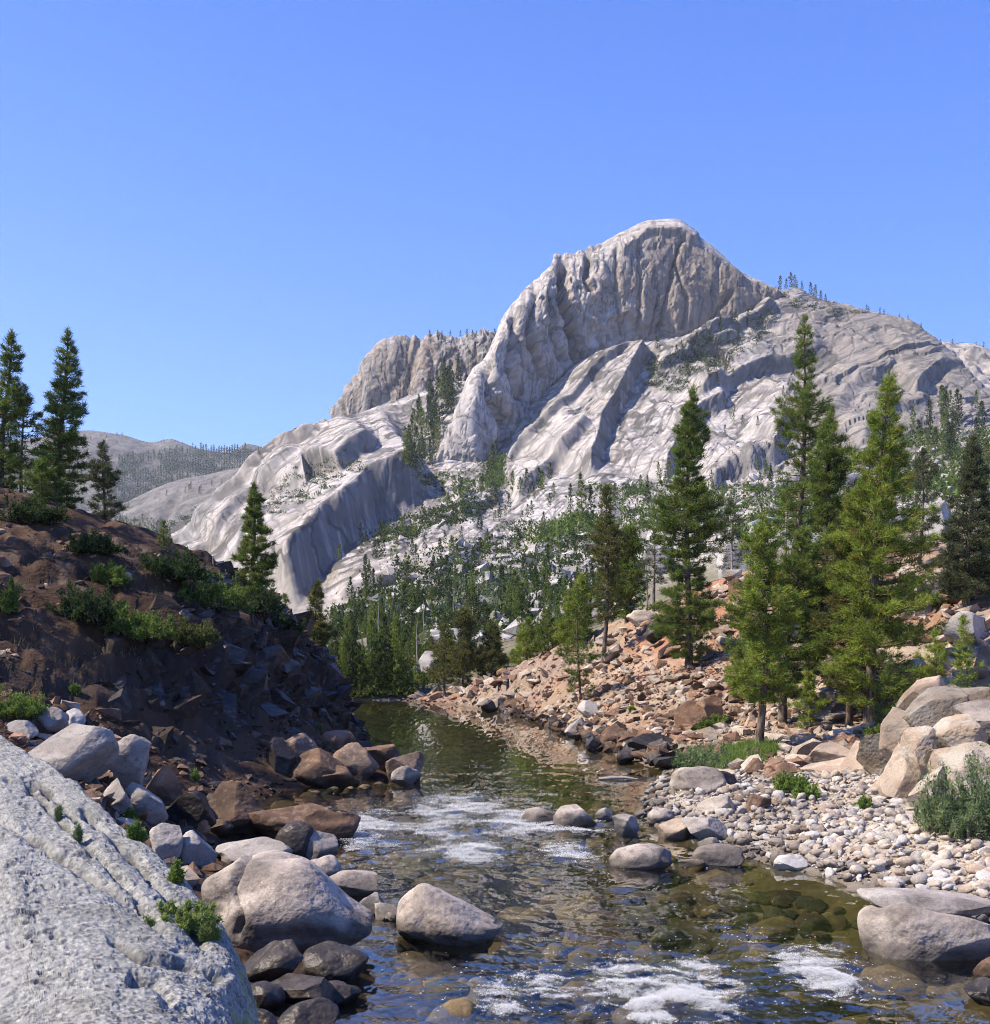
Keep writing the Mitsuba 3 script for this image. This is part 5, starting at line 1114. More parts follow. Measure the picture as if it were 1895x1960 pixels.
near((1010, 1185), (1008, 1272), 95.0, 60, 'lodgepole_pine', 'small bright pine on the crest of the far right shore', seed=226, base=.06, prof='cone', green='bright', dens=1.0, tuft=.42, blade_w=.05)
near((1048, 1170), (1050, 1262), 94.0, 52, 'lodgepole_pine', 'small dark pine on the crest beside the small bright one', seed=227, base=.06, prof='cone', green='mid', dens=1.0, tuft=.42, blade_w=.05)
# left bank
near((126, 630), (112, 1000), 52.0, 112, 'lodgepole_pine', 'largest dark pine with a wide bushy base on top of the left hill', seed=231, base=.03, prof='cone', green='mid', dens=1.1, gap=.1, tuft=.3, blade_w=.034, trunk_r=.22, lopsided=.1)
near((18, 632), (4, 950), 56.0, 76, 'lodgepole_pine', 'tall thin-topped pine at the left edge', seed=232, base=.04, prof='column', green='mid', dens=.95, gap=.1, tuft=.32, blade_w=.034, trunk_r=.2)
near((196, 850), (200, 1012), 50.0, 84, 'lodgepole_pine', 'short grey-green pine right of the largest dark pine', seed=233, base=.04, prof='wild', green='grey', dens=1.1, tuft=.28, blade_w=.03)
near((76, 885), (82, 1000), 48.0, 90, 'pine_sapling', 'bushy young pine at the left foot of the largest dark pine', seed=234, base=.02, prof='wild', green='mid', dens=1.2, tuft=.28, blade_w=.03)
near((46, 740), (40, 960), 60.0, 70, 'lodgepole_pine', 'leaning sparse pine between the left edge pine and the largest one', seed=235, base=.1, prof='column', green='dark', dens=.8, gap=.2, tuft=.34, blade_w=.034)
near((487, 928), (482, 1140), 48.0, 86, 'lodgepole_pine', 'dense dark pine alone on the nose of the left hill', seed=236, base=.06, prof='cone', green='mid', dens=1.3, tuft=.25, blade_w=.03, trunk_r=.13, lopsided=.1)
near((313, 1000), (314, 1070), 44.0, 28, 'pine_sapling', 'tiny thin pine on the skyline of the left hill', seed=237, base=.05, prof='column', green='mid', dens=.9, tuft=.17, blade_w=.02, trunk_r=.04)
near((606, 1112), (600, 1300), 66.0, 56, 'lodgepole_pine', 'narrow olive pine behind the end of the left hill', seed=238, base=.05, prof='column', green='olive', dens=1.1, tuft=.34, blade_w=.038)
near((545, 1140), (546, 1190), 56.0, 34, 'pine_sapling', 'small dark pine at the end of the left hill crest', seed=239, base=.03, prof='wild', green='mid', dens=1.0, tuft=.24, blade_w=.03, trunk_r=.05)

for i, (x, y, hh) in enumerate([(-21.5, 36, 11), (-24.5, 43, 13), (-19.5, 30.5, 9), (-28, 50, 13), (-18.5, 25, 8)]):  # unseen pines added beyond the left edge to shade the hillside
    stand_pine('lodgepole_pine', ['unseen pine added on the hillside left of the view, upper one', 'tall unseen pine added on the hillside left of the view', 'short unseen pine added left of the view near the yellow-green bush', 'unseen pine added left of the view behind the tall one', 'nearest unseen pine added left of the view'][i], (x, y, gz_at(x, y)), seed=251 + i, H=hh, R=hh * .16, prof='wild', green='dark', tuft=.4, blade_w=.06, nb=6, dens=.8)

# ------------------------------------------------------------------ bushes
def bush(seed, size, n_stem, green, leaf=0.07, leaf_w=0.035, per=26, upright=.6, col=None):
    r = np.random.default_rng(seed); stems, B, Ax = [], [], []
    for _ in range(n_stem):
        az, e = r.uniform(0, 6.283), math.acos(min(1, r.uniform(0, 1) ** upright))
        d = np.array([math.cos(az) * math.sin(e), math.sin(az) * math.sin(e), max(.12, math.cos(e))])
        L = r.uniform(.3, .8) * (1.25 if r.random() < .1 else 1)
        s = np.linspace(0, 1, 4)
        off = np.array([r.uniform(-.75, .75), r.uniform(-.75, .75), 0]) * (1 if n_stem > 30 else .2); hk = .45 + .75 * (.5 + fb(off[None] * 1.6 + seed, 2, 7)[0])
        P = off * np.array(size) + d * np.array([.6, .6, hk]) * np.array(size) * (s * L)[:, None] * 1.25 + r.normal(0, .05, 3) * s[:, None] * np.array(size)
        P[:, 2] += .05 * size[2]
        stems.append(tube(P, .012 * max(size) * (1.05 - s), 3))
        u = r.uniform(.3, 1.03, per)
        B.append(np.stack([np.interp(u, s, P[:, i]) for i in range(3)], 1) + r.normal(0, .05, (per, 3)) * np.array(size)); Ax.append(np.tile(d * .6 + [0, 0, .5], (per, 1)))
    B, Ax = np.vstack(B), np.vstack(Ax)
    v, f = blades(r, B, Ax, np.full(len(B), leaf), leaf_w, .8, 4)
    g0, g1, g2 = map(np.array, col or GREENS[green]); m = np.clip(.5 + fb(B / max(size) * 3, 2, seed % 71) + r.normal(0, .2, len(B)), 0, 1)[:, None]
    c = np.repeat(np.clip(.82 * (g1 * (1 - m) + g0 * m), .005, .6), 4, 0) * r.uniform(.75, 1.25, (len(B) * 4, 1))
    return join(stems), v, f, np.repeat(c, 3, 0)
def plant(at, seed, size, n_stem, green, label, name='shrub', group=None, cat='bush', **kw):
    st, v, f, c = bush(seed, size, n_stem, green, **kw)
    k = key_of(name); tag(k, label, cat, group); M = T().translate([float(x) for x in at])
    part(k, 'stems', mikit.ply(st, 'mat_bark', False, to_world=M), kind='stuff'); part(k, 'foliage', mikit.ply((v, f), 'mat_leaf', False, color=c, to_world=M))
def bush_at(px, py, wpx, hpx, seed, green, label, n=60, d=None, **kw):
    if d is None:
        z, d = foot_of(px, py)
    x = (px - CX) / F * d; z = gz_at(x, d)
    plant((x, d, z - .05), seed, (wpx / 2 / F * d, wpx / 2 / F * d, hpx / F * d), n, green, label, **kw)
WILLOW = ((0.24, 0.31, 0.15), (0.14, 0.20, 0.09), (0.15, 0.17, 0.09))
LIME = ((0.22, 0.32, 0.075), (0.13, 0.20, 0.05), (0.16, 0.2, 0.06))
bush_at(1862, 1668, 170, 190, 301, 'bright', 'large feathery light green willow bush at the right edge below the outcrop', n=130, per=34, col=WILLOW, leaf=.09, leaf_w=.022, d=20.5)
bush_at(1790, 1640, 70, 90, 302, 'bright', 'small willow shoot left of the large willow bush', n=40, col=WILLOW, leaf=.08, leaf_w=.022, d=21.5)
bush_at(1868, 1345, 120, 75, 303, 'bright', 'dense bright green juniper on top of the outcrop', n=90, per=30, leaf=.11, leaf_w=.045, d=29.0)
bush_at(1348, 1470, 110, 42, 304, 'bright', 'pale green willow clump at the water edge left of the slender pine', n=80, col=WILLOW, leaf=.11, leaf_w=.04)
bush_at(1512, 1516, 56, 50, 305, 'bright', 'bright green plant clump on the bar, left of two', n=50, col=LIME, leaf=.09, leaf_w=.035)
bush_at(1542, 1530, 48, 40, 306, 'bright', 'bright green plant clump on the bar, right of two', n=45, col=LIME, leaf=.09, leaf_w=.035)
bush_at(1655, 1552, 40, 40, 307, 'bright', 'small green plant at the foot of the outcrop', n=35, col=LIME, leaf=.07, leaf_w=.028)
bush_at(1362, 1398, 60, 32, 308, 'mid', 'low dull green shrub on the talus above the grass', n=50, leaf=.12, leaf_w=.05)
bush_at(1318, 1385, 36, 20, 309, 'bright', 'tiny green plant on the talus left of the dull shrub', n=25, leaf=.1, leaf_w=.045)
bush_at(1210, 1362, 34, 14, 310, 'bright', 'green tuft on the talus slope', n=22, leaf=.1, leaf_w=.05)
bush_at(985, 1332, 46, 16, 311, 'bright', 'green patch of leaves on the far rusty shore', n=30, leaf=.18, leaf_w=.08)
bush_at(1690, 1410, 70, 36, 312, 'mid', 'low shrub in front of the tallest bright pine', n=45, leaf=.12, leaf_w=.05)
bush_at(1800, 1158, 70, 34, 313, 'mid', 'rounded green shrub on the slope beside the right edge pine', n=50, leaf=.18, leaf_w=.08)
bush_at(1480, 1330, 60, 40, 314, 'bright', 'low green shrub behind the slender pine', n=45, leaf=.14, leaf_w=.06)
# on the near slab
def slab_bush(px, py, w, h, seed, label, n, col, leaf, lw, up=.6):
    p = on_slab(px, py); d = p[1]
    plant(p - [0, 0, .02], seed, (w / 2 / F * d, w / 2 / F * d, h / F * d), n, 'bright', label, col=col, leaf=leaf, leaf_w=lw, upright=up, per=70)
MOSS = ((0.34, 0.40, 0.13), (0.20, 0.27, 0.08), (0.24, 0.26, 0.1))
slab_bush(352, 1772, 112, 62, 321, 'feathery light green shrub growing from the edge of the big slab', 60, MOSS, .024, .008)
slab_bush(395, 1800, 60, 40, 322, 'small lower tuft of the shrub on the big slab', 30, MOSS, .024, .008)
slab_bush(150, 1612, 24, 40, 323, 'thin pale grass tuft in a crack of the big slab', 7, WILLOW, .03, .005, .15)
slab_bush(112, 1560, 14, 34, 324, 'wispy grass stalk in the upper crack of the big slab', 4, WILLOW, .03, .005, .15)
slab_bush(262, 1606, 60, 40, 325, 'small green plant behind the ridge of the big slab', 26, LIME, .03, .010)
slab_bush(335, 1690, 40, 36, 326, 'small green plant on the rim of the big slab', 20, LIME, .03, .010)
# on the left hill
HILLB = [(330, 1108, 120, 70, 'dark', 'dark green juniper under the tiny skyline pine'), (405, 1170, 150, 85, 'mid', 'broad green juniper on the edge of the dark cliff'), (478, 1178, 120, 70, 'dark', 'dark juniper around the foot of the lone pine'), (545, 1215, 70, 46, 'dark', 'small dark juniper at the end of the cliff edge'),
         (165, 1195, 120, 80, 'dark', 'dark shrub in the middle of the left hillside'), (262, 1225, 140, 75, 'mid', 'leafy shrub hanging over the dark cliff'), (215, 1120, 70, 50, 'mid', 'small shrub below the short grey-green pine'), (20, 1175, 60, 70, 'mid', 'green bush at the left edge of the hillside'), (180, 1060, 90, 50, 'dark', 'low dark shrub on the hillside under the pines'),
         (70, 1000, 110, 60, 'dark', 'dark undergrowth below the left edge pine'), (375, 1235, 90, 50, 'olive', 'olive shrub overhanging the cliff'), (30, 1370, 120, 50, 'bright', 'bright yellow-green bush on the left bank above the rocks'), (145, 1330, 40, 24, 'bright', 'small bright plant right of the yellow-green bush'), (250, 1570, 34, 30, 'bright', 'small plant between the rocks behind the slab'), (372, 1494, 32, 22, 'bright', 'green tuft by the rust orange block'), (610, 1395, 26, 12, 'bright', 'tiny green tuft on the sunlit ledge under the cliff')]
for i, (px, py, w, h, g, lab) in enumerate(HILLB):
    bush_at(px, py, w, h, 340 + i, g, lab, n=80 if w > 60 else 30, leaf=.13 if py < 1300 else .08, leaf_w=.05 if py < 1300 else .03, **({'col': LIME} if g == 'bright' else {}))

# grass round the slender pine, and thin dry grass on the banks
def grass(n, poly, hgt, wid, cols, seed, label, name='grass'):
    r = np.random.default_rng(seed)
    gq, gr_ = survey(G); ok = in_poly(gq, gr_, poly)
    cell = np.abs(np.gradient(gx, axis=1) * np.gradient(gd, axis=0)); w = np.where(ok & (G[..., 2] > .1), cell, 0).ravel(); w /= w.sum()
    idx = r.choice(w.size, n, p=w)
    px = gp.ravel()[idx] + r.uniform(-.5, .5, n) * (g_px[1] - g_px[0]); d = gd.ravel()[idx] * (1 + r.uniform(-.5, .5, n) * (g_d[1] / g_d[0] - 1)); x = (px - CX) / F * d
    dens = fb(p3(x * .8, d * .8, 0), 2, seed % 60); k = dens > -.15; x, d = x[k], d[k]
    b = np.stack([x, d, gz_at(x, d)], 1)
    v, f = blades(r, b, np.tile([0, 0, 1.0], (len(b), 1)), np.full(len(b), hgt), wid, .4, 3)
    c = np.array(cols)[r.integers(len(cols), size=len(b))] * r.uniform(.7, 1.3, (len(b), 1))
    put(name, mikit.ply((v, f), 'mat_leaf', False, color=np.clip(np.repeat(c * .8, 9, 0), .01, .6)), label, 'grass', kind='stuff')
grass(9000, [(1385, 1448), (1440, 1428), (1500, 1436), (1495, 1452), (1440, 1470), (1390, 1468)], .34, .03, [(.20, .31, .075), (.15, .25, .06), (.25, .32, .1)], 401, 'bright green grass patch round the foot of the slender pine')
grass(2500, [(1290, 1440), (1390, 1430), (1410, 1470), (1300, 1475)], .3, .03, [(.22, .28, .13), (.17, .24, .1)], 402, 'pale green grass at the water edge left of the slender pine')
grass(5000, [(0, 1060), (200, 1040), (330, 1110), (300, 1300), (0, 1340)], .28, .03, [(.22, .18, .09), (.14, .13, .06), (.25, .2, .12)], 403, 'thin dry grass on the left hillside')
# dead wood
def snag(p, h, r0, seed, label, name='dead_tree', lean=(0, 0), twigs=10):
    r = np.random.default_rng(seed); s = np.linspace(0, 1, 7)
    P = np.stack([lean[0] * s * h + .01 * h * np.sin(s * 7), lean[1] * s * h, s * h], 1)
    ms = [tube(P, r0 * (1.02 - .8 * s), 6)]
    for _ in range(twigs):
        t = r.uniform(.25, .98); a = r.uniform(0, 6.28); q = np.array([np.interp(t, s, P[:, i]) for i in range(3)]); L = h * r.uniform(.05, .14)
        d = np.array([math.cos(a), math.sin(a), r.uniform(-.3, .4)])
        ms.append(tube(q + d * (np.linspace(0, 1, 3) * L)[:, None], r0 * .22 * np.array([1, .7, .2]), 3))
    put(name, mikit.ply(join(ms), 'mat_snag', False, to_world=T().translate([float(v) for v in p])), label, 'dead tree')
def snag_near(px, py, top, d, r0, seed, label, **kw):
    x = (px - CX) / F * d; z = gz_at(x, d) - .1
    snag((x, d, z), HC + (HY - top) / F * d - z, r0, seed, label, **kw)
snag_near(1506, 1330, 955, 60.0, .16, 411, 'bare white dead trunk standing in the clump beside the slender pine')
snag_near(1238, 1190, 1040, 82.0, .09, 412, 'thin grey dead pole on the crest behind the half-bare pine')
snag_near(408, 1105, 1062, 47.0, .05, 413, 'small bleached dead stem on the skyline of the left hill', twigs=14)
snag_near(1400, 1230, 1000, 78.0, .10, 414, 'thin grey dead pole behind the lone tall narrow pine')
lg = on_level(1182, 1492, .02)
V_, F_ = tube(np.array([[-.6, .1, 0], [-.2, 0, .05], [.25, 0, .06], [.65, -.1, .02]]), [.05, .07, .06, .03], 7)
put('driftwood', mikit.ply((V_, F_), 'mat_snag', True, to_world=T().translate([float(v) for v in lg])), 'short bleached log lying in the shallows upstream of the bar', 'log')

# ------------------------------------------------------------------ the trees of the valley and the mountain
KINDS = [('cone', 'dark', 1.0, .17), ('cone', 'mid', 1.0, .20), ('column', 'dark', .9, .13), ('wild', 'grey', .9, .20), ('cone', 'bright', 1.0, .20), ('column', 'mid', .9, .14), ('wild', 'olive', .8, .22), ('cone', 'bright', 1.0, .19), ('cone', 'mid', 1.0, .17), ('cone', 'dark', 1.0, .16), ('column', 'mid', 1.0, .13)]
FAR_TREES = []
for i, (prof, g, dens, rr) in enumerate(KINDS):     # ten-metre trees, scaled when planted
    trunk, _, v, f, c = pine(seed=500 + i, H=10.0, R=10 * rr, base=.08 if prof != 'wild' else .14, prof=prof, green=g, dens=(.62 if i < 7 else .85) * dens, tuft=.58 if i < 7 else .34, blade_w=.24 if i < 7 else .085, nb=5 if i < 7 else 7, step=.46 if i < 7 else .36, gap=.05 if i < 7 else .1, limbs=False)
    scene[f'tree_form_{i}'] = {'type': 'shapegroup', 'trunk': mikit.ply(trunk, 'mat_bark', True), 'crown': mikit.ply((v, f), 'mat_leaf', False, color=c)}
    FAR_TREES.append((v, f, c))
print('far tree tris', [len(t[1]) for t in FAR_TREES])

rng = np.random.default_rng(77)
def slope_point(px, py, surf):
    tree, pts = SURF[surf]
    dd, k = tree.query(np.stack([px, py], 1), k=4)
    p = pts[k]                                  # nearest of the near-coincident candidates, as the eye would find it
    d2 = p[..., 1] + dd * 15
    return np.take_along_axis(p, np.argmin(d2, 1)[:, None, None].repeat(3, 2), 1)[:, 0]

FOREST = []    # (point, height m, kind)
def grove(n, poly, surf, h_lo, h_hi, kinds, clump=0.0, fade=None):
    poly = np.array(poly, float); lo, hi = poly.min(0), poly.max(0); got = 0
    while got < n:
        q = rng.uniform(lo, hi, (n * 3, 2))
        ok = in_poly(q[:, 0], q[:, 1], poly)
        if clump: ok &= fb(p3(q[:, 0] / 45, q[:, 1] / 30, clump), 2, 71) > rng.uniform(-.45, .3, len(q))
        q = q[ok][:n - got]; got += max(len(q), 1)
        if len(q) == 0: continue
        for p in slope_point(q[:, 0], q[:, 1], surf):
            FOREST.append((p, h_lo * (h_hi / h_lo) ** rng.random() / F * p[1], kinds[rng.integers(len(kinds))]))
def single(px, foot, top, surf, kind):
    p = slope_point(np.array([px], float), np.array([foot], float), surf)[0]
    FOREST.append((p, (foot - top) / F * p[1], kind))
M_ = 'mountain'
# the gully between the slabs and the dome
grove(56, [(765, 890), (775, 840), (810, 780), (850, 745), (880, 740), (870, 780), (840, 830), (835, 890), (800, 915)], M_, 38, 66, [0, 0, 2, 5])
grove(12, [(820, 945), (880, 900), (960, 880), (960, 930), (890, 960)], M_, 24, 46, [0, 2, 5])
for a in [(943, 908, 850, 0), (1112, 1005, 905, 1), (1130, 1000, 930, 0), (1092, 985, 925, 2), (1040, 1030, 978, 1), (948, 965, 925, 2), (672, 905, 882, 3), (690, 1030, 1000, 2), (650, 1075, 1040, 5)]: single(*a[:3], M_, a[3])
grove(40, [(690, 1338), (690, 1270), (850, 1240), (880, 1270), (800, 1318), (770, 1338)], M_, 30, 75, [7, 8, 10, 8])
# skyline of the shoulder and of the domes
for a in [(1494, 556, 528, 2), (1505, 552, 532, 0), (1514, 553, 522, 3), (1522, 553, 527, 1), (1535, 556, 538, 0), (1552, 566, 541, 0), (1560, 572, 545, 1), (1572, 576, 556, 2), (1580, 578, 562, 0), (1658, 594, 583, 2), (1662, 594, 586, 0), (1684, 600, 588, 0), (1692, 602, 592, 2), (1722, 608, 600, 0), (1738, 612, 603, 2), (1764, 628, 618, 0), (1448, 560, 548, 0)]: single(*a[:3], M_, a[3])
for x in [822, 838, 846, 862, 880, 893, 905, 912, 926, 934, 940, 947]: single(x, 645, 645 - rng.uniform(9, 17), 'granite_dome_001', [0, 2][x % 2])
for x in [1785, 1800, 1822, 1868, 1885]: single(x, 660, 660 - rng.uniform(6, 12), 'hill_002', 2)
# under the tall cliff and on the ledges of the shoulder
grove(22, [(1240, 665), (1350, 640), (1480, 590), (1480, 610), (1360, 670), (1250, 690)], M_, 14, 28, [0, 2, 3])
grove(16, [(1300, 715), (1390, 690), (1420, 730), (1320, 745)], M_, 18, 34, [0, 2, 3])
grove(18, [(1290, 760), (1500, 740), (1700, 800), (1500, 850), (1350, 830)], M_, 12, 24, [0, 2, 3])
# right side below the shoulder
grove(40, [(1740, 830), (1800, 790), (1960, 770), (1960, 880), (1760, 890)], M_, 36, 66, [0, 2, 5])
grove(30, [(1700, 900), (1960, 880), (1960, 980), (1700, 980)], M_, 30, 60, [0, 1, 3])
grove(60, [(1130, 930), (1280, 900), (1500, 900), (1700, 900), (1700, 1010), (1300, 1040), (1150, 1010)], M_, 22, 50, [0, 1, 3, 5], 3.0)
# the broken slope, thicker towards the river
grove(55, [(640, 1075), (700, 1030), (850, 960), (1050, 900), (1130, 960), (1000, 1060), (800, 1080)], M_, 20, 42, [0, 2, 3, 5], 5.0)
grove(75, [(640, 1150), (760, 1090), (950, 1050), (1140, 1040), (1280, 1060), (1250, 1150), (900, 1150), (700, 1190)], M_, 26, 58, [0, 1, 2, 2, 5], 7.0)
for a in [(700, 1150, 1062, 3), (715, 1150, 1085, 0), (985, 1180, 1090, 1), (1025, 1165, 1080, 0), (1048, 1160, 1085, 1), (925, 1150, 1095, 5), (1000, 1120, 1065, 2), (775, 1175, 1115, 2), (860, 1160, 1105, 0), (800, 1160, 1110, 0)]: single(*a[:3], M_, a[3])
grove(175, [(630, 1200), (700, 1170), (900, 1150), (1150, 1120), (1190, 1180), (1080, 1230), (900, 1250), (640, 1270)], M_, 34, 76, [8, 9, 9, 2, 10, 5], 9.0)
# the young pines at the bend of the river
grove(46, [(618, 1300), (640, 1230), (760, 1225), (770, 1330), (640, 1345)], M_, 50, 105, [7, 8, 8, 9, 10])
grove(30, [(800, 1262), (900, 1240), (1080, 1215), (1110, 1235), (960, 1268), (830, 1285)], M_, 45, 85, [7, 8, 10, 6])
for a in [(758, 1340, 1218, 7), (742, 1340, 1250, 7), (690, 1342, 1240, 8), (700, 1342, 1262, 7), (660, 1342, 1255, 7), (722, 1342, 1232, 8), (676, 1342, 1205, 9), (640, 1330, 1195, 9), (712, 1335, 1180, 10), (735, 1330, 1170, 9)]: single(*a[:3], M_, a[3])
# the near far-hill
grove(34, [(215, 1075), (230, 990), (330, 1000), (330, 1070)], 'hill_001', 9, 17, [0, 2])
grove(24, [(430, 930), (560, 888), (560, 910), (440, 960)], 'hill_001', 9, 17, [0, 2])
grove(14, [(230, 970), (560, 885), (560, 900), (240, 985)], 'hill_001', 8, 15, [0, 2])

vis = [(h / p[1], p, h, k) for p, h, k in FOREST]
vis.sort(key=lambda t: -t[0])
WHAT = {0: 'dark conical conifer', 1: 'mid green conical pine', 2: 'narrow dark conifer', 3: 'rounded grey-green pine', 4: 'bright young pine', 5: 'narrow green pine', 6: 'open olive pine', 7: 'bright young pine', 8: 'mid green conical pine', 9: 'dark conical conifer', 10: 'narrow green pine'}
def where(p):
    x, y = survey(np.asarray(p)); d = p[1]
    if p[2] > 230: return 'high on the skyline ledges of the mountain'
    if 740 < x < 970 and 735 < y < 965: return 'in the gully left of the tall dome'
    if x > 1690: return 'on the slope under the right shoulder'
    if x < 560: return 'on the pale hill at the left'
    if d < 150: return ('at the left end of the river bend' if x < 665 else 'in the left half of the river bend' if x < 700 else 'in the right half of the river bend' if x < 740 else 'at the right end of the river bend' if x < 800 else 'behind the far right shore')
    if x > 1130: return 'on the slope behind the right-hand pines'
    if y < 1090: return 'on the broken upper slope below the slabs'
    return 'in the lower forest, ' + ('left end' if x < 720 else 'left of the white boulder' if x < 850 else 'middle' if x < 960 else 'right of the middle' if x < 1060 else 'right end')
for s, p, h, k in vis[:300]:
    key = key_of('pine_tree')
    w = where(p)
    tag(key, f'{WHAT[k]} {w}', 'tree', f'{WHAT[k]}s {w}')
    a = rng.uniform(0, 360); wd = rng.uniform(.7, 1.08)
    scene[key] = {'type': 'instance', 'group': {'type': 'ref', 'id': f'tree_form_{k}'}, 'to_world': T().translate([float(p[0]), float(p[1]), float(p[2] - .3)]).rotate([0, 0, 1], float(a)).scale([h / 10 * wd, h / 10 * wd, h / 10])}
V, Fc, C, n = [], [], [], 0
def add_stuff(p, h, k, thin=2):
    global n
    v, f, c = FAR_TREES[{7: 4, 8: 1, 9: 0, 10: 5}.get(k, k)]
    t = rng.random(len(f)) < 1 / thin
    fv = v[f[t].ravel()] ; cc = c[f[t].ravel()]
    ce = fv.reshape(-1, 3, 3).mean(1, keepdims=True)
    fv = ((fv.reshape(-1, 3, 3) - ce) * thin ** .5 + ce).reshape(-1, 3)
    a = rng.uniform(0, 6.28)
    V.append(fv @ rot_z(a).T * (h / 10 * np.array([1.1, 1.1, 1])) + p); C.append(cc); Fc.append(np.arange(len(fv)).reshape(-1, 3) + n); n += len(fv)
for s, p, h, k in vis[300:]: add_stuff(p, h, k, 3)
FOREST.clear()
grove(1500, [(200, 985), (230, 880), (330, 865), (400, 866), (470, 868), (560, 874), (600, 900), (500, 915), (400, 930), (300, 960)], 'hill', 8, 15, [0, 2, 2], 11.0)
grove(120, [(360, 858), (470, 862), (560, 872), (600, 880), (500, 880)], 'hill', 8, 15, [0, 2, 2])
grove(20, [(40, 850), (170, 826), (350, 848), (350, 858), (170, 850)], 'hill', 5, 10, [0, 2, 2])
for p, h, k in FOREST: add_stuff(p, h, k, 14)
put('distant_forest', mikit.ply((np.vstack(V), np.vstack(Fc)), 'mat_leaf', False, color=np.vstack(C)), 'far conifers too small to tell apart on the slopes and the left ridge', 'forest', kind='stuff')
print('forest stuff tris', n // 3, 'trees', len(vis))

# brush on the mountain: low green scrub in the gullies and on the rubble
V, Fc, C, n = [], [], [], 0
def brush(count, poly, size, col, seed, leafs=26, surf=M_, clump=1.0):
    global n
    r = np.random.default_rng(seed); poly = np.array(poly, float); lo, hi = poly.min(0), poly.max(0)
    q = r.uniform(lo, hi, (count * 4, 2)); q = q[in_poly(q[:, 0], q[:, 1], poly) & (fb(p3(q[:, 0] / 40, q[:, 1] / 22, seed), 2, 5) > r.uniform(-.35, .25, len(q)) * clump)][:count]
    P = slope_point(q[:, 0], q[:, 1], surf)
    B = np.repeat(P, leafs, 0) + r.normal(size=(len(P) * leafs, 3)) * np.array([1, 1, .28]) * np.repeat(size * r.uniform(.5, 1.2, len(P)), leafs)[:, None] + [0, 0, size * .35]
    v, f = blades(r, B, np.tile([0, 0, 1.0], (len(B), 1)), np.full(len(B), size * .55), size * .34, 1.0, 1)
    c = np.repeat(np.repeat(np.array(col) * r.uniform(.7, 1.3, (len(P), 1)), leafs, 0) * r.uniform(.75, 1.25, (len(B), 1)), 3, 0)
    V.append(v); Fc.append(f + n); C.append(np.clip(c * .82, .005, .6)); n += len(v)
GB, GD, GW = (.10, .15, .04), (.06, .09, .03), (.17, .21, .12)
brush(120, [(770, 905), (790, 870), (850, 800), (880, 745), (870, 800), (845, 900), (960, 885), (965, 935), (880, 975), (830, 950)], 2.6, GB, 601)
brush(160, [(930, 905), (965, 870), (960, 930), (940, 945)], 2.6, GB, 602)
brush(120, [(1010, 1065), (1040, 1010), (1110, 985), (1190, 1010), (1170, 1040), (1090, 1030)], 2.2, (.13, .19, .05), 603)
brush(420, [(1130, 930), (1290, 930), (1500, 930), (1690, 920), (1690, 1020), (1450, 1040), (1200, 1010)], 2.2, GB, 604)
brush(420, [(1720, 830), (1960, 800), (1960, 970), (1700, 950)], 2.4, GB, 605)
brush(1000, [(640, 1180), (760, 1085), (960, 1000), (1150, 1000), (1280, 1060), (1200, 1180), (900, 1230), (640, 1270)], 1.5, GD, 606)
brush(160, [(850, 1170), (880, 1120), (1000, 1100), (1010, 1150), (900, 1190)], 1.8, GW, 607)
brush(120, [(640, 1190), (720, 1170), (700, 1230), (640, 1240)], 1.6, GW, 608)
brush(220, [(690, 1040), (780, 985), (900, 960), (960, 950), (900, 1000), (760, 1040)], 1.9, GD, 609)
brush(160, [(470, 1000), (560, 900), (660, 860), (700, 900), (560, 980)], 1.5, GD, 610, clump=1.6)
brush(260, [(1240, 690), (1480, 600), (1500, 620), (1420, 680), (1330, 720), (1300, 760), (1240, 740)], 2.2, GD, 611)
brush(300, [(215, 1080), (230, 990), (330, 1000), (440, 950), (560, 900), (560, 920), (360, 1010), (300, 1080)], 5.0, GD, 612, surf='hill_001')
brush(90, [(1440, 545), (1500, 560), (1560, 575), (1660, 598), (1600, 610), (1490, 580)], 2.0, GD, 613)
brush(500, [(640, 1345), (640, 1250), (780, 1230), (900, 1250), (1000, 1275), (830, 1300), (770, 1340)], .8, (.10, .13, .035), 614, clump=.4)
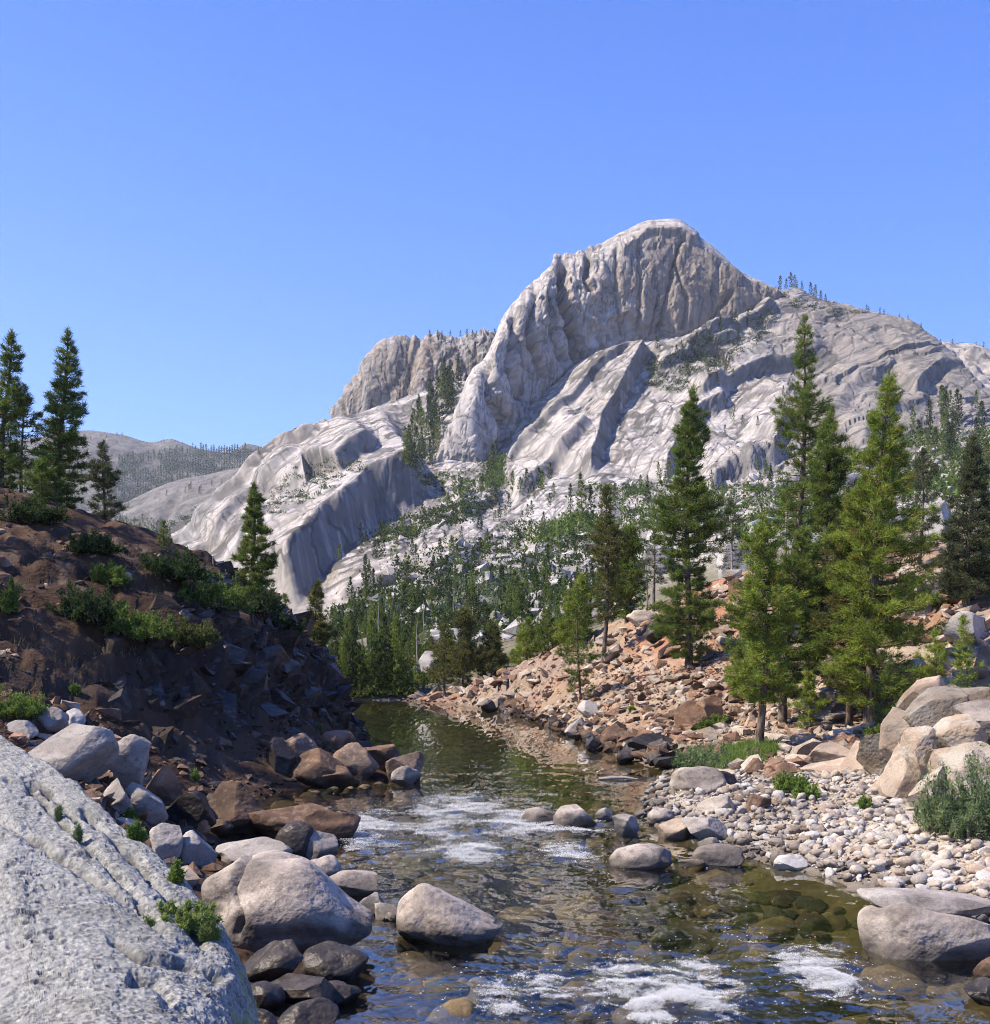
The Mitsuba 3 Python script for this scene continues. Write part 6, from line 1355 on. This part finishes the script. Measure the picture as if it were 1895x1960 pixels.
put('brush', mikit.ply((np.vstack(V), np.vstack(Fc)), 'mat_leaf', False, color=np.vstack(C)), 'low green scrub in the gullies and on the rubble of the mountain', 'scrub', kind='stuff')

# white blocks strewn over the foot of the slope
def blocks(count, poly, lo, hi, seed):
    r = np.random.default_rng(seed); poly = np.array(poly, float); a, b = poly.min(0), poly.max(0)
    q = r.uniform(a, b, (count * 4, 2)); q = q[in_poly(q[:, 0], q[:, 1], poly) & (fb(p3(q[:, 0] / 50, q[:, 1] / 28, seed), 2, 9) > r.uniform(-.4, .3, len(q)))][:count]
    out = []
    for p in slope_point(q[:, 0], q[:, 1], M_):
        s = lo * (hi / lo) ** (r.random() ** 2.4) / 2
        out.append(mat4(rand_rot(r, .4), s * np.array([r.uniform(.8, 1.4), r.uniform(.7, 1.2), r.uniform(.5, .9)]), p + [0, 0, s * .2]))
    return out
bl = blocks(900, [(640, 1200), (760, 1090), (960, 1010), (1150, 1000), (1290, 1040), (1200, 1180), (900, 1240), (640, 1270)], .7, 4.5, 701) + blocks(600, [(1120, 930), (1290, 920), (1500, 900), (1700, 900), (1700, 1020), (1300, 1050)], .8, 5.0, 702) + blocks(400, [(1690, 860), (1960, 830), (1960, 1010), (1700, 1000)], .8, 5.0, 703) + blocks(260, [(700, 1050), (800, 960), (960, 900), (1000, 950), (900, 1010)], .8, 4.0, 704)
put('boulder_field', mikit.ply(merged(ANGLE, bl, rng), 'rock_white', False), 'white granite blocks strewn over the foot of the mountain', 'stones', kind='stuff')
for i, (px, foot, top) in enumerate([(798, 1300, 1190), (868, 1200, 1130), (725, 1250, 1160), (905, 1230, 1160), (812, 1240, 1150), (600, 915, 885), (612, 912, 880)]):
    p = slope_point(np.array([px], float), np.array([foot], float), M_)[0]
    snag(p, (foot - top) / F * p[1], .14 if p[1] < 300 else .4, 800 + i, ['bare pale dead pole beside the young pines at the bend', 'dead pole in the lower forest near the white boulder', 'dead grey pole above the young pines', 'dead pole in the middle of the lower forest', 'thin dead pole over the white ledge', 'bare dead snag on the left slab, left of two', 'bare dead snag on the left slab, right of two'][i], twigs=8)
